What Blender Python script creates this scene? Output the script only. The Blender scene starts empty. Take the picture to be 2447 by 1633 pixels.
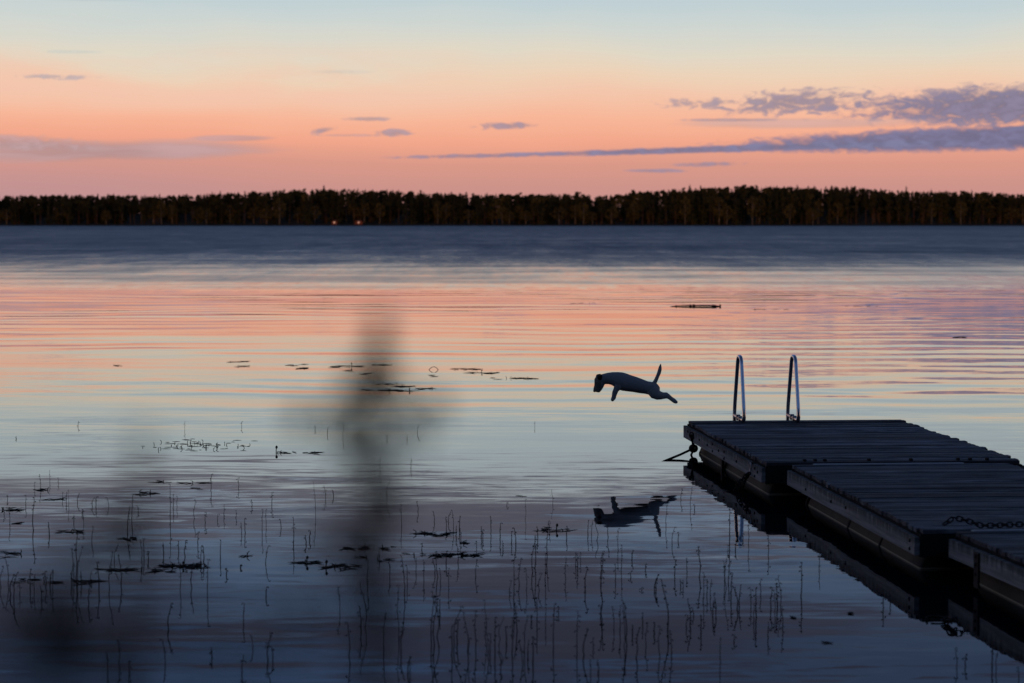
import bpy, math, random
import numpy as np
from mathutils import Vector, Matrix

R = math.radians
sc = bpy.context.scene
col = sc.collection

# ------------------------------------------------------------------ camera
CAM_H = 2.28
FPX = 85.0 / 36.0 * 2447.0
PITCH = math.atan((816.5 - 528.0) / FPX)
cam_data = bpy.data.cameras.new('camera')
cam_data.lens = 85.0
cam_data.sensor_width = 36.0
cam_data.clip_start = 0.05
cam_data.clip_end = 20000.0
cam_data.dof.use_dof = True
cam_data.dof.focus_distance = 24.0
cam_data.dof.aperture_fstop = 3.4
cam = bpy.data.objects.new('camera', cam_data)
cam.location = (0, 0, CAM_H)
cam.rotation_euler = (math.pi / 2 - PITCH, 0, 0)
col.objects.link(cam)
sc.camera = cam

sc.view_settings.view_transform = 'Standard'
sc.view_settings.look = 'None'
sc.view_settings.exposure = 0.0
sc.view_settings.gamma = 1.0
sc.render.engine = 'CYCLES'
sc.cycles.max_bounces = 6
sc.cycles.use_denoising = True


def lin(c):
    def f(u):
        u /= 255.0
        return u / 12.92 if u <= 0.04045 else ((u + 0.055) / 1.055) ** 2.4
    return tuple(f(u) for u in c)


# ------------------------------------------------------------------ node helper
class NT:
    def __init__(self, tree):
        self.t = tree
        self.n = tree.nodes
        self.l = tree.links

    def put(self, sock, val):
        if isinstance(val, bpy.types.NodeSocket):
            self.l.new(val, sock)
        elif val is not None:
            if isinstance(val, (tuple, list)) and len(val) == 3 and sock.type == 'RGBA':
                val = (*val, 1.0)
            sock.default_value = val

    def math(self, op, a, b=None, c=None, clamp=False):
        n = self.n.new('ShaderNodeMath')
        n.operation = op
        n.use_clamp = clamp
        for i, v in enumerate((a, b, c)):
            if v is not None:
                self.put(n.inputs[i], v)
        return n.outputs[0]

    def add(self, a, b): return self.math('ADD', a, b)
    def sub(self, a, b): return self.math('SUBTRACT', a, b)
    def mul(self, a, b): return self.math('MULTIPLY', a, b)

    def smooth(self, v, a, b, lo=0.0, hi=1.0):
        n = self.n.new('ShaderNodeMapRange')
        n.interpolation_type = 'SMOOTHSTEP'
        self.put(n.inputs['Value'], v)
        self.put(n.inputs['From Min'], a)
        self.put(n.inputs['From Max'], b)
        n.inputs['To Min'].default_value = lo
        n.inputs['To Max'].default_value = hi
        return n.outputs[0]

    def lerp(self, v, a, b, lo, hi):
        n = self.n.new('ShaderNodeMapRange')
        self.put(n.inputs['Value'], v)
        n.inputs['From Min'].default_value = a
        n.inputs['From Max'].default_value = b
        n.inputs['To Min'].default_value = lo
        n.inputs['To Max'].default_value = hi
        return n.outputs[0]

    def xyz(self, v):
        n = self.n.new('ShaderNodeSeparateXYZ')
        self.put(n.inputs[0], v)
        return n.outputs

    def vec(self, x, y, z):
        n = self.n.new('ShaderNodeCombineXYZ')
        for i, v in enumerate((x, y, z)):
            self.put(n.inputs[i], v)
        return n.outputs[0]

    def noise(self, vec, scale=1.0, detail=2.0, rough=0.5, dist=0.0, colour=False):
        n = self.n.new('ShaderNodeTexNoise')
        self.put(n.inputs['Vector'], vec)
        n.inputs['Scale'].default_value = scale
        n.inputs['Detail'].default_value = detail
        n.inputs['Roughness'].default_value = rough
        n.inputs['Distortion'].default_value = dist
        return n.outputs['Color'] if colour else n.outputs['Fac']

    def mix(self, fac, a, b, mode='MIX'):
        n = self.n.new('ShaderNodeMixRGB')
        n.blend_type = mode
        self.put(n.inputs[0], fac)
        self.put(n.inputs[1], a)
        self.put(n.inputs[2], b)
        return n.outputs[0]

    def ramp(self, fac, stops, interp='LINEAR'):
        n = self.n.new('ShaderNodeValToRGB')
        cr = n.color_ramp
        cr.interpolation = interp
        while len(cr.elements) < len(stops):
            cr.elements.new(0.5)
        for e, (p, c) in zip(cr.elements, stops):
            e.position = p
            e.color = (*c, 1.0)
        self.put(n.inputs[0], fac)
        return n.outputs[0]


# ------------------------------------------------------------------ world: dusk sky opposite the sunset
world = bpy.data.worlds.new('World')
sc.world = world
world.use_nodes = True
wn = NT(world.node_tree)
wn.n.clear()
tc = wn.n.new('ShaderNodeTexCoord')
dx, dy, dz = wn.xyz(tc.outputs['Generated'])
el = wn.mul(wn.math('ARCSINE', dz), 180.0 / math.pi)            # elevation, degrees
az = wn.mul(wn.math('ARCTAN2', dx, dy), 180.0 / math.pi)        # azimuth, degrees

# slow sideways drift of the colour bands
drift = wn.noise(wn.vec(wn.mul(az, 0.11), wn.mul(el, 0.35), 3.7), 1.0, 3.0, 0.55)
el_d = wn.add(el, wn.mul(wn.sub(drift, 0.5), wn.smooth(el, 0.5, 3.5, 0.2, 1.5)))
fac = wn.math('POWER', wn.math('DIVIDE', wn.math('MAXIMUM', el_d, 0.0), 90.0, clamp=True), 0.5)
P = lambda d: math.sqrt(d / 90.0)
SKY = [
    (0.0, (190, 140, 142)), (0.8, (204, 147, 138)), (1.35, (218, 153, 136)), (1.9, (242, 167, 139)),
    (2.4, (248, 181, 151)), (2.9, (244, 197, 170)), (3.4, (237, 210, 184)), (4.0, (225, 216, 198)),
    (4.6, (208, 214, 209)), (5.2, (192, 208, 213)), (6.1, (194, 203, 209)), (7.0, (140, 160, 186)),
    (8.2, (100, 123, 156)), (10, (72, 92, 126)), (13, (92, 124, 174)), (20, (96, 132, 188)), (35, (56, 76, 114)), (90, (36, 46, 70)),
]
base = wn.ramp(fac, [(P(d), lin(c)) for d, c in SKY])

# peach veil higher up towards the left of the view
veil_n = wn.noise(wn.vec(wn.mul(az, 0.22), wn.mul(el, 0.9), 1.3), 1.0, 4.0, 0.55)
veil = wn.mul(wn.smooth(az, 0.5, -5.0), wn.mul(wn.smooth(el, 2.3, 3.0), wn.smooth(el, 4.3, 3.3)))
veil = wn.mul(veil, wn.smooth(veil_n, 0.34, 0.58))
base = wn.mix(wn.mul(veil, 0.75), base, lin((244, 196, 172)))
# cooler, mauve low left
mauve = wn.mul(wn.smooth(az, -2.0, -13.0), wn.smooth(el, 2.2, 0.5))
base = wn.mix(wn.mul(mauve, 0.6), base, lin((186, 146, 152)))

# ---- low clouds in direction space
cvec = wn.vec(wn.mul(az, 0.75), wn.mul(el, 2.6), 0.0)
c_big = wn.noise(cvec, 1.0, 6.0, 0.6, 0.4)
c_fine = wn.noise(wn.vec(wn.mul(az, 2.4), wn.mul(el, 6.0), 8.0), 1.0, 8.0, 0.60, 0.7)
c_long = wn.noise(wn.vec(wn.mul(az, 0.35), wn.mul(el, 3.2), 4.0), 1.0, 4.0, 0.5, 0.2)


def cloud(a0, e0, ra, re, slope=0.0, tex=None, amp=1.1, lo=0.02, hi=0.35):
    da = wn.sub(az, a0)
    u = wn.mul(da, 1.0 / ra)
    v = wn.mul(wn.sub(wn.sub(el, e0), wn.mul(da, slope)), 1.0 / re)
    d = wn.sub(1.0, wn.add(wn.mul(u, u), wn.mul(v, v)))
    d = wn.add(d, wn.mul(wn.sub(tex, 0.5), amp * 2.0))
    return wn.smooth(d, lo, hi)


def px_az(x): return math.degrees(math.atan((x - 1223.5) / FPX))
def px_el(y): return math.degrees(math.atan((528.0 - y) / FPX))


sky_c = base
CL = [
    # x, y, half-width px, half-height px, slope, texture, amp, lo, hi, colour, opacity
    (2520, 258, 500, 52, 0.02, c_fine, 1.35, -0.25, 0.70, (126, 121, 147), 0.95),
    (2480, 332, 760, 31, 0.026, c_fine, 0.75, -0.20, 0.60, (112, 114, 147), 0.95),
    (1760, 357, 660, 10, 0.028, c_fine, 0.70, -0.05, 0.80, (122, 121, 152), 0.92),
    (1150, 373, 270, 7, 0.02, c_fine, 1.10, 0.10, 0.9, (142, 130, 154), 0.8),
    (1900, 248, 210, 32, 0.05, c_fine, 1.9, 0.05, 0.95, (140, 130, 150), 0.85),
    (1690, 250, 150, 16, 0.0, c_fine, 2.1, 0.30, 1.1, (158, 142, 154), 0.75),
    (1900, 298, 340, 15, 0.0, c_long, 0.9, 0.0, 1.1, (192, 160, 156), 0.65),
    (1740, 289, 150, 5, 0.0, c_fine, 0.9, 0.1, 1.0, (160, 142, 152), 0.7),
    (1215, 302, 100, 11, 0.02, c_fine, 1.6, 0.15, 1.0, (146, 134, 154), 0.8),
    (940, 319, 55, 11, 0.0, c_fine, 1.4, 0.10, 1.0, (150, 138, 154), 0.75),
    (775, 313, 36, 10, 0.15, c_fine, 1.4, 0.10, 1.0, (152, 140, 154), 0.75),
    (850, 325, 130, 4, 0.0, c_fine, 1.2, 0.2, 1.0, (176, 148, 154), 0.5),
    (880, 286, 62, 7, 0.0, c_fine, 1.4, 0.15, 1.0, (158, 142, 152), 0.7),
    (1690, 394, 110, 7, 0.02, c_fine, 1.2, 0.1, 1.0, (146, 134, 156), 0.78),
    (1570, 409, 95, 6, 0.0, c_fine, 1.2, 0.15, 1.0, (146, 134, 156), 0.78),
    (240, 365, 500, 30, 0.018, c_long, 0.9, 0.0, 1.0, (180, 150, 152), 0.85),
    (20, 345, 270, 22, -0.03, c_fine, 0.9, 0.05, 1.0, (178, 150, 154), 0.75),
    (560, 333, 120, 9, 0.0, c_long, 0.8, 0.1, 0.9, (186, 150, 150), 0.75),
    (130, 192, 130, 8, 0.0, c_fine, 2.0, 0.35, 1.1, (170, 160, 168), 0.7),
    (180, 2, 190, 16, 0.0, c_long, 0.8, 0.1, 0.9, (168, 180, 190), 0.7),
    (170, 133, 90, 5, 0.0, c_fine, 1.2, 0.1, 0.9, (190, 196, 192), 0.5),
    (820, 175, 90, 6, 0.0, c_fine, 1.2, 0.1, 0.9, (206, 196, 184), 0.5),
]
for (x, y, hw, hh, sl, tex, amp, lo, hi, cc, op) in CL:
    m = cloud(px_az(x), px_el(y), math.degrees(hw / FPX), math.degrees(hh / FPX), sl, tex, amp, lo, hi)
    shade = wn.mix(wn.smooth(c_fine if tex is c_fine else c_long, 0.3, 0.7), lin(tuple(min(255, u * 0.93) for u in cc)), lin(tuple(min(255, u * 1.08) for u in cc)))
    sky_c = wn.mix(wn.mul(m, op), sky_c, shade)

# scattered low streaks all round the horizon, outside the part of the sky seen here as well
ring = wn.mul(wn.mul(wn.smooth(el, 1.2, 1.9), wn.smooth(el, 4.2, 3.0)), wn.smooth(c_long, 0.62, 0.74))
ring = wn.mul(ring, wn.smooth(wn.math('ABSOLUTE', az), 12.0, 20.0))
sky_c = wn.mix(wn.mul(ring, 0.8), sky_c, lin((140, 128, 150)))

# ---- higher deck of lilac cloud, a flat layer seen in perspective
inv = wn.math('DIVIDE', 1.0, wn.add(wn.math('MAXIMUM', dz, 0.0), 0.03))
hp = wn.vec(wn.mul(wn.mul(dx, inv), 0.8), wn.mul(wn.mul(dy, inv), 1.9), 0.0)
h1 = wn.noise(hp, 1.0, 5.0, 0.55, 0.5)
hi_m = wn.mul(wn.mul(wn.smooth(h1, 0.40, 0.56), wn.smooth(el, 5.6, 6.5)), wn.smooth(el, 10.5, 16.0, 1.0, 0.15))
hcol = wn.ramp(wn.math('POWER', wn.math('DIVIDE', el, 90.0, clamp=True), 0.5),
               [(P(5), lin((128, 124, 136))), (P(7), lin((110, 108, 122))), (P(9), lin((78, 79, 98))), (P(14), lin((52, 56, 78))),
                (P(30), lin((42, 46, 68))), (P(90), lin((26, 32, 52)))])
sky_c = wn.mix(wn.mul(hi_m, 0.92), sky_c, hcol)

bg = wn.n.new('ShaderNodeBackground')
wn.put(bg.inputs['Color'], sky_c)
bg.inputs['Strength'].default_value = 1.0
wo = wn.n.new('ShaderNodeOutputWorld')
wn.l.new(bg.outputs[0], wo.inputs[0])

# ------------------------------------------------------------------ sun: the last afterglow from behind the viewer
sun_d = bpy.data.lights.new('sun', 'SUN')
sun_d.energy = 0.85
sun_d.angle = R(4.0)
sun_d.color = (1.0, 0.47, 0.19)
sun = bpy.data.objects.new('sun', sun_d)
sun.rotation_euler = Vector((0.45, 1.0, -0.06)).to_track_quat('-Z', 'Y').to_euler()
sun.location = (-20, -60, 30)
col.objects.link(sun)


# ------------------------------------------------------------------ pixel helpers (photograph pixels, 2447 x 1633)
def ray(x, y):
    u = (x - 1223.5) / FPX
    v = (816.5 - y) / FPX
    cp, sp = math.cos(PITCH), math.sin(PITCH)
    return Vector((u, cp + v * sp, -sp + v * cp))


def on_plane(x, y, z=0.0):
    d = ray(x, y)
    t = (z - CAM_H) / d.z
    return Vector((0, 0, CAM_H)) + d * t


def at_depth(x, y, D):
    d = ray(x, y)
    return Vector((0, 0, CAM_H)) + d * (D / d.y)


# ------------------------------------------------------------------ mesh helpers
class MB:
    def __init__(self):
        self.v = []
        self.f = []

    def quad(self, a, b, c, d):
        i = len(self.v)
        self.v += [tuple(a), tuple(b), tuple(c), tuple(d)]
        self.f.append((i, i + 1, i + 2, i + 3))

    def box(self, x0, x1, y0, y1, z0, z1, bev=0.0):
        i = len(self.v)
        if bev <= 0:
            self.v += [(x0, y0, z0), (x1, y0, z0), (x1, y1, z0), (x0, y1, z0),
                       (x0, y0, z1), (x1, y0, z1), (x1, y1, z1), (x0, y1, z1)]
            self.f += [(i, i + 3, i + 2, i + 1), (i + 4, i + 5, i + 6, i + 7), (i, i + 1, i + 5, i + 4),
                       (i + 1, i + 2, i + 6, i + 5), (i + 2, i + 3, i + 7, i + 6), (i + 3, i, i + 4, i + 7)]
        else:
            b = bev
            rings = [(0, z0), (0, z1 - b), (b, z1)]
            for (s, z) in rings:
                self.v += [(x0 + s, y0 + s, z), (x1 - s, y0 + s, z), (x1 - s, y1 - s, z), (x0 + s, y1 - s, z)]
            self.f.append((i + 3, i + 2, i + 1, i))
            for k in range(2):
                for q in range(4):
                    a = i + 4 * k + q
                    b2 = i + 4 * k + (q + 1) % 4
                    self.f.append((a, b2, b2 + 4, a + 4))
            self.f.append((i + 8, i + 9, i + 10, i + 11))
        return self

    def tube(self, pts, rad, sides=8, caps=True, flat=1.0, closed=False):
        pts = [Vector(p) for p in pts]
        n = len(pts)
        if not isinstance(rad, (list, tuple)):
            rad = [rad] * n
        up = Vector((0, 0, 1))
        base_i = len(self.v)
        prev = None
        for k in range(n):
            if closed:
                t = pts[(k + 1) % n] - pts[k - 1]
            else:
                t = pts[min(k + 1, n - 1)] - pts[max(k - 1, 0)]
            t = t.normalized() if t.length > 1e-9 else Vector((0, 0, 1))
            if prev is None:
                a = t.cross(up)
                if a.length < 0.05:
                    a = t.cross(Vector((0, 1, 0)))
                a.normalize()
            else:
                a = prev - t * prev.dot(t)
                a.normalize()
            prev = a
            b = t.cross(a)
            for s in range(sides):
                w = 2 * math.pi * s / sides
                p = pts[k] + a * (math.cos(w) * rad[k]) + b * (math.sin(w) * rad[k] * flat)
                self.v.append(tuple(p))
        m = n if closed else n - 1
        for k in range(m):
            for s in range(sides):
                a0 = base_i + k * sides + s
                a1 = base_i + k * sides + (s + 1) % sides
                k2 = ((k + 1) % n)
                b0 = base_i + k2 * sides + s
                b1 = base_i + k2 * sides + (s + 1) % sides
                self.f.append((a0, a1, b1, b0))
        if caps and not closed:
            self.f.append(tuple(base_i + s for s in reversed(range(sides))))
            self.f.append(tuple(base_i + (n - 1) * sides + s for s in range(sides)))
        return self

    def loft(self, secs, sides=16):
        """secs: (centre Vector, tangent Vector in xz-plane, in-plane radius, depth radius)"""
        base_i = len(self.v)
        for (c, t, r, d) in secs:
            t = t.normalized()
            nrm = Vector((-t.z, 0, t.x))
            for s in range(sides):
                w = 2 * math.pi * s / sides
                p = c + nrm * (math.cos(w) * r) + Vector((0, 1, 0)) * (math.sin(w) * d)
                self.v.append(tuple(p))
        n = len(secs)
        for k in range(n - 1):
            for s in range(sides):
                a0 = base_i + k * sides + s
                a1 = base_i + k * sides + (s + 1) % sides
                self.f.append((a0, a1, a1 + sides, a0 + sides))
        self.f.append(tuple(base_i + s for s in reversed(range(sides))))
        self.f.append(tuple(base_i + (n - 1) * sides + s for s in range(sides)))

    def mesh(self, name, mat=None, smooth=False):
        me = bpy.data.meshes.new(name)
        me.from_pydata(self.v, [], self.f)
        if smooth:
            me.polygons.foreach_set('use_smooth', [True] * len(me.polygons))
        if mat:
            me.materials.append(mat)
        me.update()
        return me

    def build(self, name, mat, parent=None, smooth=False, loc=None, rot=None):
        return put(name, self.mesh(name, mat, smooth), parent, loc, rot)


def put(name, me, parent=None, loc=None, rot=None, scale=None):
    o = bpy.data.objects.new(name, me)
    if loc is not None:
        o.location = loc
    if rot is not None:
        o.rotation_euler = rot
    if scale is not None:
        o.scale = scale
    o.parent = parent
    col.objects.link(o)
    return o


def tag(o, label, cat, group=None):
    o['label'] = label
    o['category'] = cat
    if group:
        o['group'] = group
    return o


def empty(name, loc=(0, 0, 0), rot=None):
    o = bpy.data.objects.new(name, None)
    o.empty_display_size = 0.2
    o.location = loc
    if rot is not None:
        o.rotation_euler = rot
    col.objects.link(o)
    return o


# ------------------------------------------------------------------ materials
def material(name):
    m = bpy.data.materials.new(name)
    m.use_nodes = True
    nt = NT(m.node_tree)
    return m, nt, nt.n['Principled BSDF']


def simple(name, c, rough=0.8, spec=0.3, metal=0.0, var=0.35, scale=8.0, bump=0.0):
    m, nt, b = material(name)
    t = nt.n.new('ShaderNodeTexCoord')
    n = nt.noise(t.outputs['Object'], scale, 4.0, 0.6)
    cc = nt.mix(n, tuple(u * (1 - var) for u in c), tuple(min(1, u * (1 + var)) for u in c))
    nt.put(b.inputs['Base Color'], cc)
    b.inputs['Roughness'].default_value = rough
    b.inputs['Specular IOR Level'].default_value = spec
    b.inputs['Metallic'].default_value = metal
    if bump > 0:
        bn = nt.n.new('ShaderNodeBump')
        bn.inputs['Strength'].default_value = 0.6
        bn.inputs['Distance'].default_value = bump
        nt.put(bn.inputs['Height'], n)
        nt.l.new(bn.outputs[0], b.inputs['Normal'])
    return m


def make_plank_mat():
    m, nt, b = material('weathered_plank')
    t = nt.n.new('ShaderNodeTexCoord')
    oi = nt.n.new('ShaderNodeObjectInfo')
    x, y, z = nt.xyz(t.outputs['Object'])
    off = nt.mul(oi.outputs['Random'], 37.0)
    v = nt.vec(nt.add(nt.mul(x, 1.6), off), nt.mul(y, 60.0), nt.mul(z, 60.0))
    g = nt.noise(v, 1.0, 5.0, 0.65, 0.3)
    blot = nt.noise(nt.vec(nt.add(nt.mul(x, 2.0), off), nt.mul(y, 6.0), off), 1.0, 3.0, 0.5)
    c1 = nt.ramp(g, [(0.32, (0.06, 0.057, 0.057)), (0.50, (0.22, 0.22, 0.225)), (0.68, (0.42, 0.42, 0.43))])
    c2 = nt.mix(nt.smooth(blot, 0.35, 0.7), nt.mix(0.55, c1, (0.03, 0.024, 0.022), 'MIX'), c1)
    c3 = nt.mix(nt.smooth(oi.outputs['Random'], 0.15, 1.0, 0.0, 0.9), c2, (0.06, 0.05, 0.052))
    gp = nt.n.new('ShaderNodeNewGeometry')
    wx, wy, wz = nt.xyz(gp.outputs['Position'])
    stain = nt.noise(nt.vec(nt.mul(wx, 1.3), nt.mul(wy, 2.4), 0.0), 1.0, 5.0, 0.65)
    c3 = nt.mix(nt.smooth(stain, 0.42, 0.62, 0.0, 0.75), c3, (0.035, 0.030, 0.030))
    nt.put(b.inputs['Base Color'], c3)
    nt.put(b.inputs['Roughness'], nt.lerp(blot, 0.2, 0.8, 0.55, 0.85))
    b.inputs['Specular IOR Level'].default_value = 0.15
    # routed grooves along the board
    gr = nt.math('SINE', nt.mul(y, 2 * math.pi / 0.0135))
    bn = nt.n.new('ShaderNodeBump')
    bn.inputs['Strength'].default_value = 0.7
    bn.inputs['Distance'].default_value = 0.002
    nt.put(bn.inputs['Height'], nt.add(nt.mul(gr, 0.5), g))
    nt.l.new(bn.outputs[0], b.inputs['Normal'])
    return m


def make_fascia_mat():
    m, nt, b = material('weathered_side_board')
    t = nt.n.new('ShaderNodeTexCoord')
    x, y, z = nt.xyz(t.outputs['Object'])
    long_ = nt.noise(nt.vec(nt.mul(x, 8.0), nt.mul(y, 1.5), nt.mul(z, 45.0)), 1.0, 5.0, 0.6)
    streak = nt.noise(nt.vec(nt.mul(x, 3.0), nt.mul(y, 16.0), nt.mul(z, 2.2)), 1.0, 4.0, 0.6)
    c = nt.ramp(long_, [(0.25, (0.14, 0.128, 0.115)), (0.7, (0.36, 0.34, 0.31))])
    # moss and run-off creeping down from the upper edge
    top = nt.smooth(z, -0.055, 0.06)
    moss = nt.smooth(nt.add(nt.mul(streak, 1.0), nt.mul(top, 0.42)), 0.62, 1.05)
    c = nt.mix(nt.mul(moss, 0.8), c, (0.028, 0.026, 0.016))
    nt.put(b.inputs['Base Color'], c)
    b.inputs['Roughness'].default_value = 0.85
    b.inputs['Specular IOR Level'].default_value = 0.2
    bn = nt.n.new('ShaderNodeBump')
    bn.inputs['Distance'].default_value = 0.003
    nt.put(bn.inputs['Height'], long_)
    nt.l.new(bn.outputs[0], b.inputs['Normal'])
    return m


def make_pipe_mat():
    m, nt, b = material('brown_float_pipe')
    t = nt.n.new('ShaderNodeTexCoord')
    g = nt.n.new('ShaderNodeNewGeometry')
    x, y, z = nt.xyz(g.outputs['Position'])
    n = nt.noise(t.outputs['Object'], 3.0, 5.0, 0.6)
    st = nt.noise(nt.vec(nt.mul(x, 14), nt.mul(y, 14), nt.mul(z, 2)), 1.0, 4.0, 0.6)
    c = nt.mix(n, (0.030, 0.025, 0.017), (0.080, 0.064, 0.040))
    c = nt.mix(nt.mul(nt.smooth(st, 0.5, 0.75), 0.6), c, (0.03, 0.028, 0.018))
    # thin pale ring where the water laps
    ring_ = nt.mul(nt.smooth(z, 0.0, 0.003), nt.smooth(z, 0.012, 0.007))
    c = nt.mix(nt.mul(ring_, 0.8), c, (0.42, 0.36, 0.24))
    nt.put(b.inputs['Base Color'], c)
    b.inputs['Roughness'].default_value = 0.7
    b.inputs['Specular IOR Level'].default_value = 0.18
    return m


M = {}
M['plank'] = make_plank_mat()
M['fascia'] = make_fascia_mat()
M['pipe'] = make_pipe_mat()
M['beam'] = simple('dark_beam', (0.025, 0.022, 0.018), 0.9, 0.1)  # plain near-black tone for stringers and end boards
M['steel'] = simple('stainless_steel', (0.62, 0.63, 0.65), 0.22, 0.5, 1.0, 0.08, 30)
M['galv'] = simple('galvanised_steel', (0.30, 0.30, 0.30), 0.45, 0.5, 0.9, 0.3, 25)
M['strip'] = simple('gap_gleam_strip', (0.50, 0.50, 0.50), 0.6, 0.3, 0.0, 0.25, 12)
M['rust'] = simple('rusty_iron', (0.035, 0.026, 0.020), 0.8, 0.3, 0.4, 0.5, 40, 0.001)
M['rope'] = simple('old_rope', (0.035, 0.030, 0.024), 0.95, 0.1, 0, 0.4, 60, 0.003)
M['stem'] = simple('lobelia_stem', (0.095, 0.068, 0.054), 0.8, 0.2, 0, 0.4, 30)
M['flower'] = simple('withered_flower', (0.12, 0.10, 0.09), 0.85, 0.1, 0, 0.4, 60)
M['float'] = simple('floating_leaf', (0.020, 0.018, 0.012), 0.75, 0.25, 0, 0.5, 20)
M['bud'] = simple('lily_bud', (0.018, 0.020, 0.010), 0.7, 0.3, 0, 0.4, 30)
M['wood'] = simple('waterlogged_branch', (0.022, 0.017, 0.012), 0.85, 0.2, 0, 0.4, 10, 0.01)
M['plume'] = simple('dry_plume', (0.17, 0.125, 0.09), 0.9, 0.1, 0, 0.3, 80)
M['blade'] = simple('weed_leaf', (0.030, 0.035, 0.018), 0.8, 0.2, 0, 0.3, 20)
M['conifer'] = simple('conifer_needles', (0.028, 0.029, 0.011), 0.9, 0.1, 0, 0.45, 0.35)
M['pine'] = simple('pine_needles', (0.034, 0.033, 0.013), 0.9, 0.1, 0, 0.45, 0.35)
M['birch'] = simple('birch_leaves', (0.085, 0.064, 0.018), 0.9, 0.1, 0, 0.4, 0.5)
M['bark'] = simple('pine_bark', (0.075, 0.045, 0.028), 0.95, 0.1, 0, 0.4, 2.0)
M['bbark'] = simple('birch_bark', (0.16, 0.13, 0.10), 0.9, 0.1, 0, 0.4, 3.0)
M['ground'] = simple('forest_floor', (0.045, 0.036, 0.020), 0.95, 0.1, 0, 0.5, 0.4)

# ------------------------------------------------------------------ ground: one sheet, near bank - lake bed - far wooded shore
SKYLINE = [(-1800, 470), (0, 468), (100, 465), (250, 466), (400, 467), (520, 461), (650, 455), (740, 451), (830, 452),
           (950, 456), (1050, 460), (1150, 463), (1300, 463), (1450, 467), (1520, 458), (1650, 449), (1780, 443),
           (1900, 447), (2030, 446), (2100, 453), (2200, 457), (2300, 455), (2447, 464), (4300, 470)]
SX = [p[0] for p in SKYLINE]
SY = [p[1] for p in SKYLINE]
SHORE = 1100.0


def skyline_z(X, D):
    """height of the tree tops over the water for a point at X, distance D"""
    xp = 1223.5 + X / D * FPX
    yp = np.interp(xp, SX, SY)
    return CAM_H + (528.0 - yp) / FPX * D


def sstep(a, b, v):
    t = min(1, max(0, (v - a) / (b - a)))
    return t * t * (3 - 2 * t)


def ground_z(X, Y):
    bank = 0.95 + 0.10 * math.sin(X * 0.7) + 0.02 * max(0.0, min(120.0, -Y))
    if Y < 60:
        edge = 3.6 + 0.5 * math.sin(X * 0.35 + 1) + 0.3 * math.sin(X * 0.9)
        k = sstep(edge - 2.2, edge + 1.6, Y)
        return bank * (1 - k) - 1.2 * k
    if Y < 1040:
        return -1.5
    w = SHORE + 3.0 * math.sin(X * 0.021) + 2.0 * math.sin(X * 0.057 + 2)
    hill = max(0.4, skyline_z(X, 1185.0) - 9.5)
    return -1.5 + 2.0 * sstep(w - 14, w + 5, Y) + hill * sstep(w + 8, w + 85, Y)


def build_ground():
    xs = sorted(set([-4000, -2500, -1500, -1000] + list(range(-700, 701, 10)) + [1000, 1500, 2500, 4000]
                    + [i * 0.8 for i in range(-60, 61)]))
    ys = sorted(set([-900, -400, -200, -100, -60, -40, -25, -15, -8, -4] + [i * 0.4 for i in range(-6, 22)] + [12, 20, 59, 61, 300, 700, 1039]
                    + list(range(1080, 1116, 3)) + list(range(1120, 1210, 10)) + [1250, 1350, 1600, 2200, 4000]))
    v = [(x, y, ground_z(x, y)) for y in ys for x in xs]
    w = len(xs)
    f = [(j * w + i, j * w + i + 1, (j + 1) * w + i + 1, (j + 1) * w + i) for j in range(len(ys) - 1) for i in range(w - 1)]
    me = bpy.data.meshes.new('ground')
    me.from_pydata(v, [], f)
    me.polygons.foreach_set('use_smooth', [True] * len(f))
    me.materials.append(M['ground'])
    o = put('ground', me)
    o['kind'] = 'structure'


build_ground()


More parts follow.
